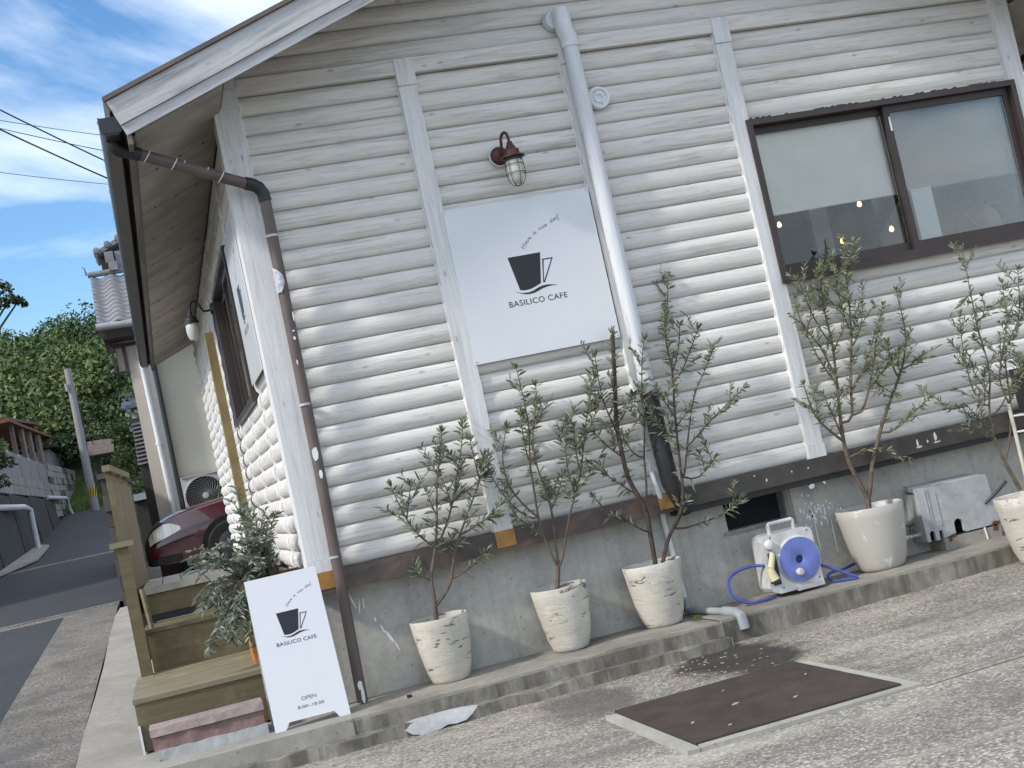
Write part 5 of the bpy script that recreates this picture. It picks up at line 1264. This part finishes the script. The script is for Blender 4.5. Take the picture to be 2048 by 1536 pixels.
# satellite arm at the verge
# ================================================================ AIR CONDITIONER
ac = thing('air_conditioner', 'pale outdoor air conditioner unit with round fan on cream wall', 'air conditioner', (-.1, 11.8, 1.25))
MB().box(-.415, .40, 11.60, 11.94, 1.20, 1.80).build('casing', simple('ac_casing', (0.52, 0.52, 0.50), .5, var=.04), ac)
fc = (-.125, 11.6, 1.50)
MB().lathe([(0, -.004), (.262, -.004), (.262, .001)], fc, 'y', 40).build('fan_opening', simple('ac_dark', (0.02, 0.021, 0.023), .7), ac)
b = MB(); b.lathe([(.262, -.003), (.268, -.022), (.285, -.022), (.291, -.001)], fc, 'y', 40)
b.build('fan_ring', simple('ac_ring', (0.44, 0.44, 0.425), .5, var=.04), ac, True)
b = MB()
for i in range(30):
    th = 2*math.pi*i/30; pts = []
    for q in range(7):
        rr = lerp(.045, .262, q/6); a_ = th+.75*(q/6)**1.3; pts.append((fc[0]+rr*math.cos(a_), fc[1]-.014, fc[2]+rr*math.sin(a_)))
    b.tube(pts, .0042, n=5, cap=False)
b.build('fan_guard', simple('guard_grey', (0.16, 0.16, 0.158), .5, var=.04), ac, True)
MB().lathe([(0, -.026), (.040, -.024), (.046, -.012), (.046, -.004)], fc, 'y', 18).build('fan_hub', simple('ac_hub', (0.50, 0.50, 0.48), .5), ac, True)
MB().box(-.41, .395, 11.58, 11.599, 1.792, 1.80).build('top_lip', MWHITEP, ac)
b = MB(); rg = random.Random(91)
for _ in range(150):
    x, z = rg.uniform(-.42, .28), 1.22+abs(rg.gauss(0, .05)); p = Vector((x, 11.45+rg.uniform(-.1, .05), z)); leaf(b, p, Vector((rg.gauss(0, .6), rg.gauss(0, .3), .9)), .10, .03, rg)
for _ in range(120):
    p = Vector((rg.uniform(.02, .35), 11.45+rg.uniform(-.1, .05), 1.25+abs(rg.gauss(0, .12)))); leaf(b, p, Vector((rg.gauss(0, .6), rg.gauss(0, .3), .9)), .10, .03, rg)
t = thing('weeds', 'green weeds showing below the air conditioner above the car bonnet', 'weeds', (-.1, 11.45, .4)); b.build('foliage', MLEAFG, t)['kind'] = 'stuff'
MB().tube([(-.1, 11.45, .38), (-.1, 11.45, 1.25)], .02, n=6).build('stem', MBARK, t)

# ================================================================ BLOCK WALL BY THE LANE
bw = thing('block_wall', 'dark weathered concrete block wall along the lane behind the screen', 'wall', (-1.42, 12, .4))
rg = random.Random(40); bl = MB().box(-.09, .09, 0, .385, 0, .188).build('block', MBLOCK); bme = bl.data; bpy.data.objects.remove(bl)
for i in range(8):
    for j in range(22):
        y = 8.95+j*.395+(.2 if i % 2 else 0); z = road_z(9)-.05+i*.193+.0485*(y-9)*.6
        put(bme, 'block', bw, (-1.27+rg.uniform(-.006, .006), y, z))
for j in range(11):
    y = 8.93+j*.8; z = road_z(9)-.05+8*.193+.0485*(y-9)*.6
    MB().box(-1.38, -1.16, y, y+.79, z, z+.06).build('coping', MBLOCK, bw)

# ================================================================ LEFT SIDE OF THE LANE
rw = thing('retaining_wall', 'dark wet-looking retaining wall along the left of the lane', 'wall', (-4.5, 27, 1))
b = MB(); ysr = [13, 18, 23, 28, 33, 38, 41.4]
def rtop(y): return 2.885+.0178*(y-26.3)
for a, c in zip(ysr[:-1], ysr[1:]):
    b.prism([(-4.12, a, road_z(a)-.3), (-5.2, a, road_z(a)-.3), (-5.2, a, rtop(a)), (-4.30, a, rtop(a))], (0, c-a-.03, 0))
b.build('wall_face', MDARKWALL, rw)
for a, c in zip(ysr[:-1], ysr[1:]):
    for q in range(2):
        z0_ = rtop(a)+.005+q*.26; n_ = 6
        for s_ in range(n_):
            y0_ = lerp(a, c, s_/n_); y1_ = lerp(a, c, (s_+1)/n_)-.02; dz = .0178*(y0_-a)
            MB().box(-4.46, -4.30+.01*random.random(), y0_, y1_, z0_+dz, z0_+dz+.25).build('block', MBLOCKL, rw)
cf = thing('corrugated_fence', 'grey corrugated panel fence on top of the retaining wall', 'fence', (-4.4, 34, 3.4))
for i in range(6):
    ya, yb = 24.5+i*2.85, 24.5+(i+1)*2.85-.10; b = MB(); z0_, z1_ = rtop(ya)+.50, rtop(ya)+1.22
    n_ = 20; P = [(-4.36+(.02 if q % 2 else -.02), lerp(ya, yb, q/n_)) for q in range(n_+1)]
    for a, c in zip(P[:-1], P[1:]): b.quad((a[0], a[1], z0_), (c[0], c[1], z0_), (c[0], c[1], z1_), (a[0], a[1], z1_))
    b.build('panel', simple('grey_sheet', (0.20, 0.20, 0.215), .6, var=.1), cf); MB().box(-4.40, -4.32, yb+.01, yb+.09, z0_-.1, z1_+.03).build('fence_post', MGREYP, cf)
dwall = thing('lane_wall', 'pale coursed block wall standing beyond the corrugated fence', 'wall', (-4.4, 49, 2))
for i in range(12):
    for j in range(9):
        y = 41.6+j*1.72+(.5 if i % 2 else 0); z = road_z(41.6)+.2+i*.24+.030*(y-41.6)
        if z > 4.42+.03*(y-42): continue
        MB().box(-4.62, -4.30+.03*random.random(), y, y+1.69, z, z+.225).build('block', MBLOCKL if random.random() < .75 else MBLOCK, dwall)
MB().box(-4.60, -4.36, 41.6, 57.6, road_z(41.6)-.3, road_z(41.6)+.2).build('footing', MDARKWALL, dwall)
for nm, lab, pts, r_ in (('white_pipe', 'white drain pipe bending down the dark retaining wall near left edge', [(-4.27, 24.5, 2.47), (-4.05, 28.6, 2.52), (-3.98, 29.2, 2.45), (-3.97, 29.2, 1.32)], .075), ('white_pipe', 'slanting white drain pipe at the far end of retaining wall', [(-4.3, 39.3, 3.10), (-4.1, 45.4, 3.20), (-4.1, 45.9, 3.05), (-4.1, 46, 2.8), (-3.95, 46.2, 2.30)], .07)):
    t = thing(nm, lab, 'pipe', pts[-1], 'white drain pipes on the lane wall'); MB().tube(pts, r_, n=10).build('pipe_run', simple('aged_white_pipe', (0.50, 0.52, 0.55), .5, var=.1), t, True)
MB_ = MB(); MB_.prism([(-4.11, 20, road_z(20)+.0), (-3.55, 24, road_z(24)), (-3.75, 30, road_z(30)), (-4.11, 31, road_z(31))], (0, 0, .05)); struct('concrete_ramp', MB_, MSTRIP)
sd = thing('open_shed', 'ruined open shed with rusty sagging roof above the fence', 'shed', (-5.3, 46, 4.8))
MB().prism([(-6.6, 38.0, 5.60), (-4.85, 37.6, 5.66), (-4.85, 56.0, 6.40), (-6.6, 56, 6.5)], (0, 0, .10)).build('roof', MRUST, sd)
MB().prism([(-6.6, 38.0, 5.72), (-5.0, 38.2, 5.80), (-5.0, 52.0, 6.72), (-6.6, 53, 6.75)], (0, 0, .10)).build('roof', simple('old_boards', (0.10, 0.085, 0.075), .9, var=.4, scale=2), sd)
for y_, w_ in ((39.6, .25), (42.6, .9), (45.6, .8), (49.2, 1.3)): MB().box(-5.08, -4.95, y_, y_+w_, 3.5, 5.75+.04*(y_-38)).build('post', simple('weathered_post', (0.17, 0.135, 0.12), .9, var=.3), sd)
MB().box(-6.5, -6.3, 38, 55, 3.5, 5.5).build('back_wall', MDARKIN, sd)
ht = thing('small_hut', 'little white walled hut with dark roof next to the shed', 'hut', (-5.2, 61, 4.5))
MB().box(-6.4, -5.0, 54.5, 61.5, 3.6, 5.85).build('wall', MGREYP, ht); MB().box(-6.2, -5.0, 61.6, 65.8, 3.6, 6.1).build('wall', simple('pale_wall', (0.50, 0.55, 0.56), .8, var=.05), ht)
MB().prism([(-6.6, 53.6, 5.90), (-4.7, 53.6, 5.85), (-4.7, 69.5, 6.62), (-6.6, 69.5, 6.75)], (0, 0, .12)).build('roof', MTIMB, ht)
# utility pole
up = thing('utility_pole', 'grey concrete utility pole with yellow and black band', 'utility pole', (-3.14, 45, 2.5))
MB().tube([(-3.14, 45, 2.45), (-3.14, 45, 7.95)], .165, .125, n=14).build('pole', simple('pole_concrete', (0.24, 0.24, 0.245), .85, var=.1), up, True)
MB().lathe([(.172, 3.05), (.170, 3.40)], (-3.14, 45, 0), n=16).build('warning_band', simple('yellow_band', (0.55, 0.36, 0.03), .6), up, True)
for i in range(4): MB().prism([(-3.14-.16+i*.09, 44.825, 3.06), (-3.14-.13+i*.09, 44.822, 3.06), (-3.14-.09+i*.09, 44.822, 3.39), (-3.14-.12+i*.09, 44.825, 3.39)], (0, .02, 0)).build('black_stripe', MBLACKP, up)
MB().tube([(-3.30, 44.85, 7.4), (-3.29, 44.84, 7.1)], .05, n=8).build('clamp_box', MGREYP, up); MB().tube([(-2.98, 45, 6.6), (-2.95, 45, 5.4), (-2.72, 45, 4.95)], .02, n=6).build('stay_cable', MBLACKP, up)
# roofed gate at the end of the lane
sg2 = thing('roofed_gate', 'small brown roofed gate between the pole and the pine', 'gate', (-2.7, 50, 3.9))
MB().prism([(-3.20, 49.4, 4.86), (-2.18, 49.4, 4.84), (-2.14, 50.1, 5.44), (-3.18, 50.1, 5.50)], (0, .06, -.06)).build('roof', simple('brown_roof', (0.11, 0.085, 0.075), .8, var=.25), sg2)
MB().prism([(-3.18, 50.14, 5.50), (-2.14, 50.14, 5.44), (-2.18, 50.8, 4.84), (-3.20, 50.8, 4.86)], (0, .06, -.06)).build('roof', simple('brown_roof_back', (0.11, 0.085, 0.075), .8), sg2)
for x in (-3.0, -2.42): MB().box(x, x+.14, 50.0, 50.14, 3.2, 4.85).build('post', MTIMB, sg2)
MB().box(-2.9, -2.45, 50.02, 50.12, 4.3, 4.4).build('crossbeam', MTIMB, sg2); MB().box(-2.98, -2.40, 50.3, 50.5, 3.2, 4.15).build('rubble_base', MBLOCK, sg2)
fh = thing('far_house', 'far white house with slate blue roof above the pine', 'house', (-1.2, 62, 4))
MB().prism([(-1.75, 58.6, 7.28), (-.3, 58.6, 7.40), (-.3, 60.5, 8.35), (-1.55, 60.5, 8.28)], (0, 0, .1)).build('roof', simple('slate_blue_roof', (0.075, 0.095, 0.15), .5, var=.1), fh)
MB().box(-1.6, 0, 59.4, 62, 4.6, 7.35).build('wall', simple('far_white_wall', (0.58, 0.60, 0.62), .8), fh)
MB().box(-1.15, -.95, 59.36, 59.398, 6.1, 6.6).build('window', MDARKIN, fh)
th_ = thing('tiled_shed', 'dark tiled outhouse roof edge beside the cream house wall', 'shed', (-.7, 15, 2))
for i in range(11): MB().prism([(-.96+.004*i, 14.0, 2.22+i*.062), (-.3, 14.0, 2.25+i*.062), (-.3, 14.5, 2.29+i*.062), (-.94, 14.5, 2.26+i*.062)], (0, 0, .03)).build('tile_course', MTILE, th_)
MB().box(-.93, -.3, 14.05, 14.5, .4, 2.95).build('wall', MTIMB, th_)
lw = thing('low_wall', 'low grey capped wall seen between block wall and cream house', 'wall', (-1.0, 21, 1))
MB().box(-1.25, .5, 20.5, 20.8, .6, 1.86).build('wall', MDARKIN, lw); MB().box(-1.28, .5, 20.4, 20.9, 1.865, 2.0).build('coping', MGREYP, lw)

# ================================================================ TREES AND BUSHES
def bush(name, label, cat, loc, blobs, n, size, mat, trunk=None, seed=1, group=None):
    rg = random.Random(seed); t = thing(name, label, cat, loc, group); b = MB()
    for (x, y, z, R) in blobs: clump(b, (x, y, z), R, n, size, .8, rg)
    b.build('crown', mat, t)['kind'] = 'stuff'
    tr = MB(); x0, y0_, z0_ = loc
    ends = blobs[:6] if trunk is None else trunk
    for e in ends: tr.tube([(x0, y0_, z0_-.2), (lerp(x0, e[0], .45), lerp(y0_, e[1], .45), lerp(z0_, e[2], .6)), (e[0], e[1], e[2])], .09, .02, n=6)
    tr.build('trunk', MBARKD, t, True); return t
rg = random.Random(60)
bl = []
for i in range(15):
    f_ = i/14; bl.append((-1.15+rg.uniform(-.55, .35), 40+rg.uniform(-.5, .5), 2.7+f_*2.3, .42*(1.1-.5*f_)+.12))
bush('pine_tree', 'layered garden pine in front of the far white house', 'tree', (-1.0, 40, 2.0), bl, 170, .075, MTREE, seed=61)
bush('bush', 'dark round bush filling the gap behind the block wall', 'bush', (-.95, 32, 1.6), [(-.95+rg.uniform(-.5, .5), 32+rg.uniform(-.4, .4), 2.2+rg.uniform(-.3, .75), .42) for i in range(9)], 170, .06, MTREE, seed=62)
bush('bush', 'leafy bush growing behind the roofed gate', 'bush', (-2.2, 54, 3.8), [(-2.3+rg.uniform(-.9, 1.0), 54+rg.uniform(-.4, .4), 4.6+rg.uniform(-.5, 1.7), .6) for i in range(14)], 150, .10, MFOREST, seed=63)
bush('bush', 'dark bush beyond the small hut left of the pole', 'bush', (-5.0, 66, 5.0), [(-5.0+rg.uniform(-1.2, 1.6), 68+rg.uniform(-1, 1), 6.2+rg.uniform(-1.6, 1.6), .9) for i in range(14)], 150, .13, MFOREST, seed=64)
bush('bush', 'overhanging bush at left picture edge above the retaining wall', 'bush', (-4.5, 25.6, 3.0), [(-4.35+rg.uniform(-.5, .40), 25.4+rg.uniform(-.5, .5), 3.45+rg.uniform(-.45, .50), .30) for i in range(13)], 130, .055, MTREE, seed=65)
bush('broadleaf_tree', 'tree branch with dark leaves reaching in at left edge against the sky', 'tree', (-6.0, 26, 2.9), [(-3.55, 26, 7.75, .28), (-3.35, 26.1, 7.62, .26), (-3.25, 26, 7.33, .20), (-3.05, 26, 7.28, .15), (-3.5, 26, 7.25, .24), (-3.7, 26, 7.3, .3), (-2.92, 26, 7.17, .07), (-4.2, 26, 7.6, .5), (-4.8, 26.2, 7.9, .7), (-5.5, 26, 8.2, .9)], 105, .06, MTREE, seed=66)
bush('broadleaf_tree', 'bright-dappled tree glimpsed past the right corner of the cafe', 'tree', (8.2, 6.5, 0), [(7.6+rg.uniform(-1.6, 1.6), 6.5+rg.uniform(-1.2, 1.2), 3.4+rg.uniform(-2.0, 1.8), .7) for i in range(22)], 210, .075, MTREE, seed=67)

# ================================================================ POWER LINES
WIRES = [('thick power line crossing the sky, uppermost at left edge', (-9, 27, 17.4), (4, 34, 9.6), .022), ('power line sagging below the uppermost one', (-9, 27, 16.6), (4, 34, 9.2), .024), ('thin twisted service wire between the two thick power lines', (-9, 28, 15.0), (4, 33, 11.15), .012), ('thin telephone wire running just under the upper power line', (-9, 30, 15.3), (4, 32, 11.7), .010), ('lowest faint telephone wire across the sky', (-9, 30, 13.6), (4, 31, 10.1), .009)]
for lab, a, c, r_ in WIRES:
    t = thing('power_line', lab, 'power line', a, 'power lines across the sky'); a, c = Vector(a), Vector(c)
    MB().tube([a.lerp(c, q/16)-Vector((0, 0, .35*4*(q/16)*(1-q/16))) for q in range(17)], r_, n=5).build('wire', MBLACKP, t, True)

# ================================================================ INSIDE THE WINDOW
MBULB = emit('warm_bulb', (1.0, 0.62, 0.25), 2.2)
for (x, y, z), lab in (((3.955, 1.5, 2.376-.02), 'glowing bulb hanging at the dark left end of window'), ((4.21, .8, 2.30), 'glowing bulb hanging beside the dark inner post'), ((4.02, .8, 2.07), 'small glowing bulb low behind the biggest olive tree'), ((4.41, .8, 2.09), 'small glowing bulb in front of the pale inner panel')):
    t = thing('pendant_bulb', lab, 'lamp', (x, y, z), 'pendant bulbs inside the cafe')
    MB().lathe([(0, -.018), (.012, -.014), (.017, 0), (.012, .014), (.006, .024)], (x, y, z), n=12).build('bulb', MBULB, t, True)
    MB().tube([(x, y, z+.022), (x, y, 3.19)], .003, n=5).build('cord', MBLACKP, t)
kt = thing('kettle', 'pale kettle with thin looped handle behind the window screen', 'kettle', (4.72, .046, 1.89))
KP = [(.080, 0), (.082, .01), (.070, .07), (.052, .115), (.030, .140), (.014, .145), (.014, .160), (0, .163)]
MB().lathe([(rr*.96, h) for rr, h in KP], (4.72, .16, 1.90), n=20).build('kettle_body', simple('kettle_beige', (0.55, 0.46, 0.36), .5), kt, True)
MB().tube(bez([(4.73, .16, 2.05), (4.79, .16, 2.068), (4.84, .16, 2.03), (4.85, .16, 1.97), (4.83, .16, 1.93)]), .005, n=6).build('handle', MWHITEP, kt, True)
MB().tube(bez([(4.66, .16, 1.92), (4.60, .16, 1.95), (4.575, .16, 2.0), (4.55, .16, 2.02)]), .006, n=6).build('spout', simple('kettle_spout', (0.45, 0.38, 0.30), .5), kt, True)
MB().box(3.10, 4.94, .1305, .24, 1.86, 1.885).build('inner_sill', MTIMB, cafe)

# ================================================================ RIGHT-HAND CORNER
rk = thing('plant_rack', 'white wire plant rack standing against wall by right edge', 'rack', (4.62, -.15, .0))
b = MB()
for x in (4.36, 5.0):
    for y in (-.30, -.10): b.tube([(x, y, -.02), (x, y, .74)], .007, n=6)
for z in (.60, .70):
    b.tube([(4.36, -.30, z), (5.0, -.30, z)], .006, n=6).tube([(4.36, -.10, z), (5.0, -.10, z)], .006, n=6).tube([(4.36, -.30, z), (4.36, -.10, z)], .006, n=6)
b.build('frame', MWHITEP, rk, True); MB().box(4.37, 4.99, -.295, -.105, .700, .708).build('shelf', MCLAMP, rk)
pb = thing('black_planter', 'black plastic trough with white rim on the wire rack', 'planter', (4.65, -.2, .709))
MB().prism([(4.40, -.27, .7095), (4.95, -.27, .7095), (4.97, -.29, .985), (4.375, -.29, .985)], (0, .14, 0)).build('trough', MBLACKP, pb); MB().box(4.365, 4.98, -.30, -.13, .9855, 1.0).build('rim', MWHITEP, pb)
b = MB(); rg = random.Random(70)
for _ in range(120):
    p = Vector((rg.uniform(4.40, 4.95), rg.uniform(-.27, -.16), 1.0)); leaf(b, p, Vector((rg.gauss(0, .5), rg.gauss(0, .5), 1)), .09, .02, rg)
t = thing('plant', 'small green plant growing in the black trough', 'plant', (4.65, -.2, 1.0)); b.build('foliage', MLEAF, t)['kind'] = 'stuff'
print('leaves', LEAF_COUNT, 'objects', len(bpy.data.objects))
